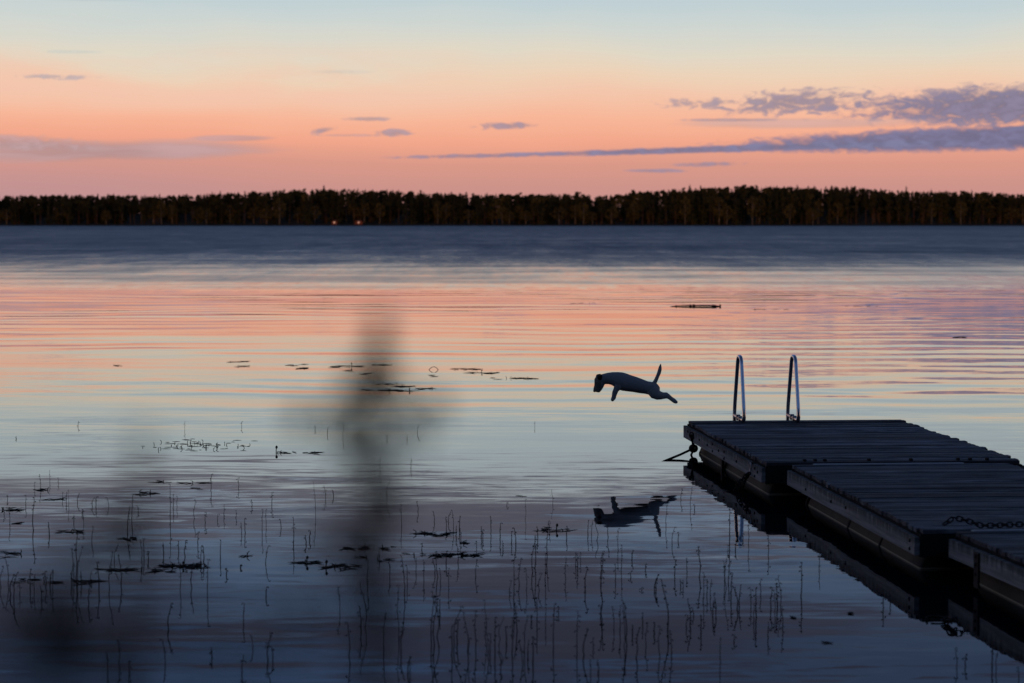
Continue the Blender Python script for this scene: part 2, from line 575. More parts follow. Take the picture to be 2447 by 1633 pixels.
# ------------------------------------------------------------------ lake water
def make_water_mat():
    m, nt, b = material('lake_water')
    g = nt.n.new('ShaderNodeNewGeometry')
    x, y, z = nt.xyz(g.outputs['Position'])
    # wind: calm close in, lightly ruffled past 100 m, fully ruffled beyond
    w1 = nt.noise(nt.vec(nt.mul(x, 0.012), nt.mul(y, 0.035), 0.0), 1.0, 4.0, 0.55, 0.3)
    w2 = nt.noise(nt.vec(nt.mul(x, 0.05), nt.mul(y, 0.16), 5.0), 1.0, 3.0, 0.6)
    yy = nt.add(y, nt.mul(nt.sub(w1, 0.5), 55.0))
    light = nt.smooth(yy, 70.0, 96.0)
    ruff = nt.smooth(yy, 88.0, 185.0)
    gust = nt.smooth(w2, 0.42, 0.62)
    # roughness of the unresolved ripples
    rough = nt.add(nt.mul(light, nt.lerp(gust, 0, 1, 0.10, 0.17)), nt.mul(ruff, 0.23))
    rough = nt.add(rough, nt.mul(nt.smooth(y, 200.0, 900.0), 0.05))
    g3 = nt.noise(nt.vec(nt.mul(x, 0.30), nt.mul(y, 0.035), 31.0), 1.0, 6.0, 0.75)
    g4 = nt.noise(nt.vec(nt.mul(x, 0.015), nt.mul(y, 0.02), 17.0), 1.0, 3.0, 0.6)
    rough = nt.add(rough, nt.mul(nt.add(nt.mul(nt.sub(g3, 0.5), 0.34), nt.mul(nt.sub(g4, 0.5), 0.22)), nt.add(nt.mul(light, 0.45), nt.mul(ruff, 0.55))))
    rough = nt.math('MAXIMUM', nt.add(rough, 0.012), 0.012)

    def cen(v, amp):
        return nt.mul(nt.sub(v, 0.5), amp)
    # long low swell, crests across the view
    s1 = nt.noise(nt.vec(nt.mul(x, 0.10), nt.mul(y, 0.42), 0.0), 1.0, 1.0, 0.5, 0.2)
    s2 = nt.noise(nt.vec(nt.mul(x, 0.20), nt.mul(y, 1.25), 9.0), 1.0, 1.5, 0.5, 0.3)
    amp_swell = nt.mul(nt.smooth(y, 17.0, 34.0, 0.15, 1.25), nt.smooth(y, 130.0, 80.0, 0.3, 1.0))
    sy = nt.mul(nt.add(cen(s1, 0.016), cen(s2, 0.013)), amp_swell)
    # regular wave trains rolling in, slightly crossing
    ph1 = nt.add(nt.mul(y, 2 * math.pi / 1.9), nt.mul(nt.noise(nt.vec(nt.mul(x, 0.11), nt.mul(y, 0.10), 40.0), 1.0, 2.0, 0.5), 20.0))
    ph2 = nt.add(nt.add(nt.mul(y, 2 * math.pi / 1.15), nt.mul(x, 0.25)), nt.mul(nt.noise(nt.vec(nt.mul(x, 0.22), nt.mul(y, 0.18), 50.0), 1.0, 2.0, 0.5), 16.0))
    grp_ = nt.smooth(nt.noise(nt.vec(nt.mul(x, 0.07), nt.mul(y, 0.10), 60.0), 1.0, 3.0, 0.5), 0.35, 0.65, 0.15, 1.25)
    tr_ = nt.add(nt.mul(nt.math('SINE', ph1), 0.0072), nt.mul(nt.math('SINE', ph2), 0.0046))
    sy = nt.add(sy, nt.mul(nt.mul(tr_, grp_), nt.mul(nt.smooth(y, 20.0, 36.0), nt.smooth(y, 120.0, 85.0))))
    # small near ripples
    r1 = nt.noise(nt.vec(nt.mul(x, 0.9), nt.mul(y, 4.5), 2.0), 1.0, 2.0, 0.5, 0.4)
    r2 = nt.noise(nt.vec(nt.mul(x, 3.0), nt.mul(y, 14.0), 6.0), 1.0, 2.0, 0.5)
    patch = nt.smooth(nt.noise(nt.vec(nt.mul(x, 0.10), nt.mul(y, 0.30), 7.0), 1.0, 3.0, 0.5), 0.40, 0.65, 0.38, 1.0)
    near = nt.smooth(y, 70.0, 25.0, 0.25, 1.0)
    sy = nt.add(sy, nt.mul(nt.mul(cen(r1, 0.032), near), patch))
    sy = nt.add(sy, nt.mul(nt.mul(cen(r2, 0.019), near), patch))
    b1 = nt.noise(nt.vec(nt.mul(x, 0.16), nt.mul(y, 0.55), 12.0), 1.0, 2.0, 0.5, 0.5)
    sy = nt.add(sy, nt.mul(cen(b1, 0.012), nt.smooth(y, 60.0, 20.0)))
    rx = nt.noise(nt.vec(nt.mul(x, 1.1), nt.mul(y, 3.5), 21.0), 1.0, 2.0, 0.5)
    sx = nt.mul(cen(rx, 0.008), near)
    # wind chop that can be seen as grain far out
    f1 = nt.noise(nt.vec(nt.mul(x, 2.2), nt.mul(y, 0.30), 3.0), 1.0, 3.0, 0.75)
    f2 = nt.noise(nt.vec(nt.mul(x, 2.2), nt.mul(y, 0.30), 14.0), 1.0, 3.0, 0.75)
    chop = nt.add(nt.mul(light, 0.06), nt.mul(ruff, 0.22))
    sy = nt.add(sy, nt.mul(nt.sub(f1, 0.5), chop))
    sy = nt.sub(sy, nt.mul(nt.sub(g3, 0.47), nt.mul(nt.add(light, ruff), 0.045)))
    sx = nt.add(sx, nt.mul(nt.sub(f2, 0.5), chop))
    # out there the facets one sees lean towards the shore one stands on
    sy = nt.sub(sy, nt.add(nt.mul(ruff, 0.042), nt.mul(light, 0.010)))
    nrm = nt.n.new('ShaderNodeVectorMath')
    nrm.operation = 'NORMALIZE'
    nt.put(nrm.inputs[0], nt.vec(sx, sy, 1.0))
    nt.l.new(nrm.outputs[0], b.inputs['Normal'])
    nt.put(b.inputs['Roughness'], rough)
    b.inputs['Base Color'].default_value = (0.004, 0.006, 0.009, 1)
    b.inputs['IOR'].default_value = 1.333
    b.inputs['Specular IOR Level'].default_value = 0.5
    return m


wm = MB()
wm.quad((-4000, 0.5, 0), (4000, 0.5, 0), (4000, 1125, 0), (-4000, 1125, 0))
water = wm.build('lake_water', make_water_mat())
water['kind'] = 'structure'

# ------------------------------------------------------------------ trees
rng = random.Random(7)


def rv(r, s=1.0):
    return Vector((r.uniform(-s, s), r.uniform(-s, s), r.uniform(-s, s)))


def leaf_clump(mb, p, size, r, n=1, droop=0.0):
    for _ in range(n):
        a = rv(r).normalized()
        b = a.cross(rv(r)).normalized()
        a.z -= droop
        s = size * r.uniform(0.6, 1.3)
        q = p + rv(r, size * 0.4)
        mb.quad(q - a * s - b * s * 0.35, q + b * s * 0.55 - a * s * 0.2, q + a * s + b * s * 0.3, q - b * s * 0.5 + a * s * 0.25)


def tree_proto(kind, seed):
    r = random.Random(seed)
    tr, cr = MB(), MB()
    lean = Vector((r.uniform(-.02, .02), r.uniform(-.02, .02), 0))
    P3 = [Vector((0, 0, -0.03)) + lean * t + Vector((0, 0, t * 1.0)) for t in (0, .25, .5, .75, .96)]
    tr.tube(P3, [.014, .012, .010, .006, .002], 6)
    if kind == 'spruce':
        w = r.uniform(.11, .15)
        for k in range(190):
            h = 0.06 + 0.94 * r.random() ** .9
            rad = w * (1 - h) ** 0.8 + .012
            a = r.uniform(0, 2 * math.pi)
            q = r.uniform(.25, 1.0)
            p = Vector((math.cos(a) * rad * q, math.sin(a) * rad * q, h - rad * q * .35))
            leaf_clump(cr, p, .016 + .042 * (1 - h) ** .6, r, 1, .3)
    elif kind == 'pine':
        tops = [(Vector((r.uniform(-.05, .05), r.uniform(-.05, .05), r.uniform(.5, .95))), r.uniform(.05, .10)) for _ in range(9)]
        tops.append((Vector((0, 0, .95)), .05))
        for c, rad in tops:
            tr.tube([Vector((0, 0, c.z - .08)), c], [.005, .002], 4)
            for k in range(19):
                d = rv(r).normalized() * rad * r.uniform(.3, 1.0)
                d.z *= .6
                leaf_clump(cr, c + d, .044, r)
    else:
        w = r.uniform(.15, .20)
        for k in range(260):
            d = rv(r).normalized() * r.uniform(.45, 1.0) ** .5
            bump = 1 + .25 * math.sin(5 * d.x + seed) * math.cos(6 * d.z)
            p = Vector((d.x * w * bump, d.y * w * bump, .60 + d.z * .40 * (1 if d.z > 0 else .95)))
            p.x *= 1.15 - .5 * max(0, p.z - .55)
            leaf_clump(cr, p, .036, r)
        for k in range(5):
            h = r.uniform(.3, .7)
            a = r.uniform(0, 6.28)
            tr.tube([Vector((0, 0, h)), Vector((math.cos(a) * w * .7, math.sin(a) * w * .7, h + .18))], [.006, .002], 4)
    return tr, cr


KM = {'spruce': ('conifer', 'bark'), 'pine': ('pine', 'bark'), 'birch': ('birch', 'bbark')}
PROTO = {}
for kind in ('spruce', 'pine', 'birch'):
    PROTO[kind] = []
    for s in range(4):
        tr, cr = tree_proto(kind, 100 * len(kind) + s * 7)
        PROTO[kind].append((tr, cr, tr.mesh('trunk', M[KM[kind][1]], True), cr.mesh('crown', M[KM[kind][0]])))


def side_word(X, D):
    xp = 1223.5 + X / D * FPX
    if xp < 560: return 'low left stretch'
    if xp < 1130: return 'left rise'
    if xp < 1560: return 'middle dip'
    if xp < 2070: return 'right hill'
    return 'right end'


def far_tree(kind, X, D, top, row):
    g = ground_z(X, D)
    h = top - g
    k = rng.randrange(4)
    tr, cr, tm, cm = PROTO[kind][k]
    root = empty(kind + '_tree', (X, D, g), (0, 0, rng.uniform(0, 6.28)))
    fat = rng.uniform(.85, 1.25) * (13.0 if row == 'sky' else 15.0)
    root.scale = (fat, fat, h)
    put('trunk', tm, root)
    put('crown', cm, root)
    look = {'spruce': 'dark pointed spruce', 'pine': 'dark round-topped pine', 'birch': 'paler olive birch'}[kind]
    where = side_word(X, D)
    if row == 'sky':
        tag(root, f'{look} breaking the skyline of the far forest, {where}', 'tree', f'skyline trees of the {where}')
    else:
        tag(root, f'{look} standing at the far waterline, {where} of the forest', 'tree', f'waterline trees of the {where}')


X = -262.0
while X < 262:
    D = rng.uniform(1176, 1192)
    top = float(skyline_z(X, D)) + rng.gauss(0, 0.55) - 0.2
    if rng.random() < .07:
        top += rng.uniform(.8, 1.8)
    far_tree('spruce' if rng.random() < .8 else 'pine', X, D, top, 'sky')
    X += rng.uniform(2.4, 4.2)
X = -250.0
while X < 250:
    D = rng.uniform(1108, 1120)
    full = float(skyline_z(X, D))
    q = rng.random()
    kind = 'birch' if q < .38 else ('pine' if q < .75 else 'spruce')
    far_tree(kind, X, D, full * (rng.uniform(.45, .80) if kind == 'birch' else rng.uniform(.7, .93)), 'front')
    X += rng.uniform(2.8, 4.8)


def bake_wood(name, spots, mat_trunk, label):
    """one mass of wood that nobody could count: crowns and trunks baked into one mesh"""
    VV, FF, MI = [], [], []
    off = 0
    mats = [M['conifer'], M['pine'], M['birch'], M['bark']]
    cache = {}
    for (kind, k, X, Y, g, fat, h, rz) in spots:
        key = (kind, k)
        if key not in cache:
            tr, cr, _, _ = PROTO[kind][k]
            cache[key] = (np.array(cr.v), np.array([f for f in cr.f], dtype=np.int64), np.array(tr.v),
                          np.array([f for f in tr.f if len(f) == 4], dtype=np.int64))
        cv, cf, tv, tf = cache[key]
        c, s = math.cos(rz), math.sin(rz)
        for (v, f, mi) in ((cv, cf, {'spruce': 0, 'pine': 1, 'birch': 2}[kind]), (tv, tf, 3)):
            w = np.empty_like(v)
            w[:, 0] = X + (v[:, 0] * c - v[:, 1] * s) * fat
            w[:, 1] = Y + (v[:, 0] * s + v[:, 1] * c) * fat
            w[:, 2] = g + v[:, 2] * h
            VV.append(w)
            FF.append(f + off)
            MI.append(np.full(len(f), mi, dtype=np.int32))
            off += len(v)
    V = np.concatenate(VV)
    F = np.concatenate(FF)
    me = bpy.data.meshes.new(name)
    me.vertices.add(len(V))
    me.vertices.foreach_set('co', V.astype(np.float32).ravel())
    me.loops.add(F.size)
    me.loops.foreach_set('vertex_index', F.astype(np.int32).ravel())
    me.polygons.add(len(F))
    me.polygons.foreach_set('loop_start', np.arange(0, F.size, 4, dtype=np.int32))
    me.polygons.foreach_set('loop_total', np.full(len(F), 4, dtype=np.int32))
    for mm in mats:
        me.materials.append(mm)
    me.polygons.foreach_set('material_index', np.concatenate(MI))
    me.update(calc_edges=True)
    o = put(name, me)
    o['kind'] = 'stuff'
    o['label'] = label
    o['category'] = 'forest'
    return o


spots = []
for i in range(2900):
    X = rng.uniform(-520, 520)
    D = rng.uniform(1116, 1200)
    q = rng.random()
    kind = 'spruce' if q < .5 else ('pine' if q < .9 else 'birch')
    g = ground_z(X, D)
    if abs(X) > 265 and rng.random() < .15:
        D = rng.uniform(1107, 1120)
    top = float(skyline_z(X, D)) * (rng.uniform(.80, .97) if i % 3 else rng.uniform(.30, .6))
    spots.append((kind, rng.randrange(4), X, D, g, rng.uniform(13, 19), max(6, top - g), rng.uniform(0, 6.28)))
for i in range(900):
    X = rng.uniform(-330, 330)
    D = rng.uniform(1160, 1200)
    g = ground_z(X, D)
    top = float(skyline_z(X, D)) * rng.uniform(.93, 1.0)
    spots.append(('spruce' if i % 3 else 'pine', rng.randrange(4), X, D, g, rng.uniform(10, 15), max(5, top - g), rng.uniform(0, 6.28)))
bake_wood('far_forest', spots, None, 'dark mass of mixed forest filling the far shore behind the front trees')

# the wood on the near bank, behind the viewer, that keeps the jetty in shade
spots = []
for i in range(170):
    X = rng.uniform(-75, 75)
    Y = rng.uniform(-34, -9)
    q = rng.random()
    kind = 'spruce' if q < .45 else ('pine' if q < .7 else 'birch')
    spots.append((kind, rng.randrange(4), X, Y, ground_z(X, Y), rng.uniform(18, 26), rng.uniform(12, 19), rng.uniform(0, 6.28)))
for i in range(260):  # low understory added to stop the sun leaking between the trunks
    X = rng.uniform(-70, 45)
    Y = rng.uniform(-30, -8)
    spots.append(('spruce' if i % 3 else 'birch', rng.randrange(4), X, Y, ground_z(X, Y) - .5, rng.uniform(12, 18), rng.uniform(3.5, 8), rng.uniform(0, 6.28)))
bake_wood('bank_woodland', spots, None, 'dense mixed woodland on the near bank above the jetty')

# two low boathouses at the far waterline with an orange glowing pane each
pane_m, nt_, b_ = material('glowing_pane')
nl = nt_.noise(nt_.n.new('ShaderNodeTexCoord').outputs['Object'], 3.0, 2.0, .5)
nt_.put(b_.inputs['Emission Color'], nt_.mix(nl, (1.0, .30, .08), (1.0, .45, .16)))
b_.inputs['Emission Strength'].default_value = 0.3
hut_m = simple('red_boards', (.16, .05, .03), .9, .1, 0, .3, 2.0)
roof_m = simple('tar_roof', (.03, .028, .026), .9, .1)
for (px_, w_, label_) in ((858, 3.4, 'larger red boathouse with an orange glowing window at the far waterline, left of centre'),
                          (800, 2.4, 'smaller red boathouse with a dim window at the far waterline, left of centre')):
    X = (px_ - 1223.5) / FPX * 1104
    g = ground_z(X, 1104) - .1
    h_ = empty('boathouse', (X, 1104, g))
    tag(h_, label_, 'boathouse', 'boathouses on the far shore')
    MB().box(-w_ / 2, w_ / 2, -1.2, 1.2, 0, 1.9).build('wall', hut_m, h_)
    rf = MB()
    for sg in (-1, 1):
        rf.quad((0, -1.5, 2.75), (0, 1.5, 2.75), (sg * (w_ / 2 + .3), 1.5, 1.85), (sg * (w_ / 2 + .3), -1.5, 1.85))
        rf.quad((0, -1.5, 2.67), (0, 1.5, 2.67), (sg * (w_ / 2 + .3), 1.5, 1.77), (sg * (w_ / 2 + .3), -1.5, 1.77))
    rf.v += [(-w_ / 2, -1.203, 1.9), (w_ / 2, -1.203, 1.9), (0, -1.203, 2.7)]
    rf.f.append((len(rf.v) - 3, len(rf.v) - 2, len(rf.v) - 1))
    rf.build('roof', roof_m, h_)
    wi = MB().box(-.45, .45, -1.24, -1.205, .7, 1.5).build('window', roof_m, h_)
    MB().box(-.38, .38, -1.256, -1.243, .77, 1.43).build('pane', pane_m, wi)

# ------------------------------------------------------------------ jetty
DECK = 0.297
ANG = math.atan((1223.5 - 745) / FPX)
L0 = on_plane(1643, 1006, DECK)
R0 = on_plane(2155, 1004.5, DECK)
dirv = Vector((-math.sin(ANG), math.cos(ANG), 0))
perp = Vector((math.cos(ANG), math.sin(ANG), 0))
W1 = (R0 - L0).dot(perp)
near1 = on_plane(1833, 1109, DECK)
LEN1 = (L0 - near1).length
j2 = on_plane(1893, 1111, DECK)
W2 = W1 * 0.835
far_end2 = on_plane(2232, 1268, DECK)
LEN2 = (j2 - far_end2).length
j3 = on_plane(2283, 1271, DECK)

PW = 0.095
plank_cache = {}


def plank_mesh(w, k):
    key = (round(w, 3), k)
    if key not in plank_cache:
        mb = MB()
        mb.box(-w / 2, w / 2, -PW / 2 + .0035, PW / 2 - .0035, -.028, 0, .004)
        plank_cache[key] = mb.mesh('plank', M['plank'])
    return plank_cache[key]


bolt_me = None


def bolt(parent, x, y, z, axis):
    global bolt_me
    if bolt_me is None:
        mb = MB()
        mb.tube([(0, 0, 0), (0, 0, .006), (0, 0, .010)], [.013, .012, .005], 8)
        bolt_me = mb.mesh('bolt', M['rust'])
    rot = {'-x': (0, -math.pi / 2, 0), 'z': (0, 0, 0), '-y': (math.pi / 2, 0, 0)}[axis]
    return put('bolt', bolt_me, parent, (x, y, z), rot)


def section(name, origin, ang, width, length, label, pitch=0.0, pipe_inset=0.28, straps=(), bolts=()):
    """origin: far left deck corner projected to water level. local x to the right, y away from the viewer"""
    root = empty(name, (origin.x, origin.y, 0), (pitch, 0, ang))
    tag(root, label, 'jetty', 'floating jetty sections')
    n = int(length / PW)
    for i in range(n):
        dl, dr = rng.gauss(0, .006), rng.gauss(0, .016)
        o = put('plank', plank_mesh(width, 0), root,
                (width / 2 + (dl + dr) / 2, -PW * (i + .5), DECK + rng.gauss(0, .0026)), (rng.gauss(0, .022), rng.gauss(0, .0008), rng.gauss(0, .0016)))
        o.scale = ((width + dr - dl) / width, 1, 1)
    Lg = n * PW
    zt, zb = DECK - .046, DECK - .046 - .118
    fm = MB().box(-.017, .017, -Lg / 2, Lg / 2, -.059, .059, .003).mesh('side_board', M['fascia'])
    sb = put('side_board', fm, root, (-.022, -Lg / 2 + .012, (zt + zb) / 2))
    sb['label'] = 'grey weathered side board streaked with moss from above'
    put('side_board', fm, root, (width + .022, -Lg / 2 + .012, (zt + zb) / 2), (0, 0, math.pi))
    # stringers, cross beams and end boards
    for xx in (.03, width * .5, width - .03):
        MB().box(xx - .024, xx + .024, -Lg + .04, -.04, zb + .004, DECK - .030).build('stringer', M['beam'], root)
    for yy in (-.02, -Lg + .02):
        MB().box(-.003, width + .003, yy - .018, yy + .018, zb - .012, DECK - .0305).build('end_board', M['beam'], root)
    # floats
    r = .2
    for xx in (.065 + r, width - .065 - r):
        p = MB()
        ys = [-pipe_inset, -pipe_inset - .02] + [-pipe_inset - .02 - (Lg - 2 * pipe_inset - .04) * k / 12 for k in range(1, 13)] + [-Lg + pipe_inset]
        rr = [r * .93] + [r] * 13 + [r * .93]
        p.tube([(xx, y, -.035) for y in ys], rr, 40)
        fl = p.build('float_pipe', M['pipe'], root, True)
        for s in straps:
            if xx > width / 2:
                continue
            b = MB()
            b.tube([(xx, -Lg * s + .018, -.035), (xx, -Lg * s - .018, -.035)], r + .007, 40, True)
            b.build('strap', M['rust'], fl, False)
    for (yy, zz) in bolts:
        bolt(root, -.0395, -Lg * yy, zt - .118 * zz, '-x')
    return root, Lg


s1, LG1 = section('jetty_section', L0, ANG, W1, LEN1,
                  'far end section of the grey plank jetty carrying the swimming ladder', 0, .28, (.42,),
                  [(.07, .3), (.16, .55), (.24, .45), (.35, .5), (.42, .2), (.42, .75), (.5, .45), (.57, .3), (.57, .8), (.72, .5), (.93, .25), (.93, .8), (.96, .4)])
s2, LG2 = section('jetty_section', j2, ANG, W2, LEN2,
                  'middle section of the grey plank jetty, narrower than the end section', 0, .30, (.06, .42, .66),
                  [(.18, .6), (.40, .5), (.52, .4), (.97, .3), (.97, .75)])
ANG3 = R(6.0)
s3, LG3 = section('jetty_section', j3, ANG3, W2 * .96, 4.2,
                  'near section of the plank jetty running out of the picture at the right edge', -R(0.7), .22, (.30,), [(.5, .5), (.75, .5)])
d3 = Vector((-math.sin(ANG3), math.cos(ANG3), 0))
s4o = j3 - d3 * 4.28
s4, LG4 = section('jetty_section', s4o, ANG3, W2 * .96, 4.2,
                  'shore section of the plank jetty beside the near bank', 0, .22, (), [])
s4.location.z = .05

# gap gleam strips, bracket plates and deck bolts of the end section
MB().box(.18, W2 * .80, .012, .040, DECK - .012, DECK + .003, .001).build('gap_gleam_strip', M['strip'], s2)  # added pale strip, its colour stands for sky reflected in the gap
MB().box(.12, W2 * .98, .012, .055, DECK - .016, DECK + .004, .001).build('gap_gleam_strip', M['strip'], s3)
for xx in (.33, .42, .50, .87, 1.22, 1.62, 1.72, 1.86):
    MB().box(-.012, .012, -.02, .02, 0, .022, .004).build('clamp', M['rust'], s1, False, (xx, -LG1 + .06 + rng.uniform(-.01, .02), DECK))
pl = MB().box(-.006, .006, -.045, .045, -.20, .02, .002).build('bracket_plate', M['rust'], s3, False, (-.046, -.62, DECK - .075))
for zz in (-.02, -.07, -.13):
    bolt(s3, -.0525, -.62, DECK - .06 + zz, '-x')
MB().box(-.012, .012, -.035, .035, -.22, .02, .002).build('bracket_plate', M['rust'], s1, False, (.045, -LG1 * .43, DECK - .15))

# ------------------------------------------------------------------ swimming ladder


def arc_path(pts, rad, n=6):
    """polyline with rounded corners"""
    out = [Vector(pts[0])]
    for i in range(1, len(pts) - 1):
        p0, p1, p2 = Vector(pts[i - 1]), Vector(pts[i]), Vector(pts[i + 1])
        a, b = (p0 - p1), (p2 - p1)
        ra = min(rad[i] if isinstance(rad, (list, tuple)) else rad, a.length * .49, b.length * .49)
        q0, q1 = p1 + a.normalized() * ra, p1 + b.normalized() * ra
        for k in range(n + 1):
            t = k / n
            out.append(q0 * (1 - t) ** 2 + p1 * 2 * t * (1 - t) + q1 * t * t)
    out.append(Vector(pts[-1]))
    return out


lx1 = (on_plane(1773, 1009, DECK) - L0).dot(perp)
lx2 = (on_plane(1903.5, 1008.5, DECK) - L0).dot(perp)
lad = empty('swim_ladder', (L0.x, L0.y, 0), (0, 0, ANG))
tag(lad, 'stainless steel swimming ladder with two tall hoop handles at the jetty end', 'ladder')
TR = .0188
for lx in (lx1, lx2):
    T = .628
    pts = [(lx, .235, DECK + .034), (lx, -.31, DECK + .022), (lx, -.30, DECK + .12), (lx, -.14, DECK + T + .01),
           (lx, .04, DECK + T + .01), (lx, .23, DECK + .10), (lx, .25, -.05), (lx, .25, -.75)]
    path = arc_path(pts, [0, .06, .06, .075, .075, .1, .1, 0], 8)
    hd = MB().tube(path, TR, 14).build('hoop_handle', M['steel'], lad, True)
    MB().box(lx - .02, lx + .02, -.13, -.08, DECK + .001, DECK + .052, .004).build('clamp', M['galv'], lad)
    MB().box(lx - .02, lx + .02, .0, .03, DECK + .002, DECK + .058, .004).build('clamp', M['galv'], lad)
for z in (-.12, -.37, -.62):
    MB().tube([(lx1, .25, z), (lx2, .25, z)], .016, 10).build('rung', M['steel'], lad, True)


# ------------------------------------------------------------------ mooring gear
def link_mesh(L, wd, r):
    pts = []
    for k in range(16):
        a = 2 * math.pi * k / 16
        c, s = math.cos(a), math.sin(a)
        pts.append((c * wd * .5 + 0, (L - wd) * .5 * (1 if s > 0 else -1) * min(1, abs(s) * 3) + s * wd * .5, 0))
    return MB().tube(pts, r, 6, closed=True).mesh('link', M['rust'], True)


LINK = link_mesh(.046, .030, .0050)


def chain(path, name, label, pitch=.034, par=None):
    path = [Vector(p) for p in path]
    root = empty(name, path[0])
    tag(root, label, 'chain')
    seg = 0
    pos = path[0].copy()
    k = 0
    d_acc = 0
    pts = []
    for a, b in zip(path[:-1], path[1:]):
        L = (b - a).length
        t = -d_acc
        while t + pitch <= L:
            t += pitch
            pts.append((a + (b - a) * (t / L), (b - a).normalized()))
        d_acc = L - t
    for p, d in pts:
        q = d.to_track_quat('Y', 'Z')
        o = put('link', LINK, root, p - path[0])
        roll = (math.pi / 2 if k % 2 else 0) + rng.uniform(-.3, .3)
        o.rotation_euler = (q @ Matrix.Rotation(roll, 3, 'Y').to_quaternion()).to_euler()
        k += 1
    return root


def to_world(sec_o, ang, x, y, z):
    c, s = math.cos(ang), math.sin(ang)
    return Vector((sec_o.x + x * c - y * s, sec_o.y + x * s + y * c, z))


# chain lying along the joint
P = []
for k in range(20):
    xx = .0 + k * .085
    P.append(to_world(j3, ANG3, xx - .06, .10 + .015 * math.sin(k * 1.3), DECK + .026 + (.05 if k == 1 else .03 if k == 2 else .0) * 1.0))
chain(P, 'deck_chain', 'dark iron chain lying across the joint of the near jetty sections')
# hanging chain with a ring at the near corner of the end section
ry = -LG1 * .905
rp = to_world(L0, ANG, -.047, ry, DECK - .075)
ring_e = empty('ring_bolt', rp)
tag(ring_e, 'iron ring bolt on the side board above the hanging chain', 'ring')
ringpts = [(0, math.cos(a) * .034, math.sin(a) * .034) for a in [2 * math.pi * k / 20 for k in range(20)]]
MB().tube(ringpts, .006, 7, closed=True).build('ring', M['galv'], ring_e, True, (-.012, 0, 0), (0, 0, ANG))
MB().tube([(.035, 0, .03), (-.012, 0, .034)], .008, 7).build('bolt', M['rust'], ring_e, True)
for q, (ddx, ddy) in enumerate(((-.03, -.03), (.02, .02))):
    a = to_world(L0, ANG, -.065 , ry , DECK - .115)
    b = to_world(L0, ANG, -.10 + ddx, ry + .12 + ddy, .09)
    c_ = to_world(L0, ANG, -.15 + ddx, ry + .25 + ddy, -.06)
    chain([a, b, c_], 'mooring_chain', ['slack iron chain hanging from the ring bolt into the water, outer strand',
                                        'slack iron chain hanging from the ring bolt into the water, inner strand'][q])

# mooring rope at the far corner
kn = at_depth(1657, 1072, L0.y - .45)
eye = to_world(L0, ANG, -.047, -.62, DECK - .12)
shk = empty('eye_bolt', eye)
tag(shk, 'rusty eye bolt on the side board holding the mooring rope', 'eye bolt')
MB().tube([(0, math.cos(a) * .03, math.sin(a) * .03) for a in [2 * math.pi * k / 16 for k in range(16)]], .007, 7, closed=True).build('eye', M['rust'], shk, True, (-.01, 0, .03), (0, 0, .6))
MB().tube([(.03, 0, 0), (-.02, 0, .0)], .009, 7).build('bolt', M['rust'], shk, True)
rope = empty('mooring_rope', kn)
tag(rope, 'dark rope knotted at the jetty corner, running taut down into the lake', 'rope')
end = on_plane(1592, 1100.5, 0.0)
w = (end - kn)
MB().tube([Vector((0, 0, 0)), w * .5 + Vector((0, 0, -.004)), w * 1.0, w * 1.25], .0115, 9).build('strand', M['rope'], rope, True)
MB().tube([Vector((0, 0, 0)), (eye - kn) * .5 + Vector((0, 0, .02)), eye - kn + Vector((-.01, 0, .03))], .015, 8).build('strand', M['rope'], rope, True)
MB().tube([Vector((0, 0, 0.01)), (eye - kn) * .45 + Vector((.01, 0, -.03)), eye - kn + Vector((-.01, 0, .0))], .012, 8).build('strand', M['rope'], rope, True)
kb = MB()
for q in range(4):
    pts = []
    for k in range(14):
        a = 2 * math.pi * k / 14
        p = Vector((math.cos(a) * .034, math.sin(a) * .016, math.sin(a) * .030))
        p.rotate(Matrix.Rotation(q * .8, 3, 'Y'))
        p.rotate(Matrix.Rotation(q * 1.1, 3, 'X'))
        pts.append(p)
    kb.tube(pts, .0125, 8, closed=True)
kb.build('knot', M['rope'], rope, True)
# loop hanging into the water
lp = [at_depth(1655, 1080, kn.y), at_depth(1649.5, 1092, kn.y), at_depth(1651, 1103, kn.y), at_depth(1659, 1111, kn.y), at_depth(1667, 1106, kn.y + .05), at_depth(1671, 1095, kn.y + .08), at_depth(1673, 1080, kn.y + .10)]
MB().tube([p - kn for p in arc_path(lp, .05, 4)], .0105, 8).build('loop', M['rope'], rope, True)

# stiff rope loop and chain lying at the surface near the middle section
lc = on_plane(2236, 1482, 0.0)
rl = empty('floating_rope', lc)
tag(rl, 'loop of stiff dark rope lying on the water beside the near jetty section', 'rope')
pts = [Vector((math.cos(a) * .055, math.sin(a) * .06, .012)) for a in [R(200) - R(330) * k / 18 for k in range(19)]]
MB().tube(pts, .0055, 7).build('loop', M['rope'], rl, True)
MB().tube([Vector((-.05, -.02, .012)), Vector((-.055, -.03, .02)), Vector((-.052, -.03, -.02))], .005, 6).build('end', M['rope'], rl, True)
cc0 = on_plane(2252, 1486, .012)
chain([cc0, on_plane(2262, 1481, .015), on_plane(2275, 1484, .03), on_plane(2284, 1481, .03)], 'floating_chain',
      'short tangle of chain at the surface below the near jetty joint', .03)


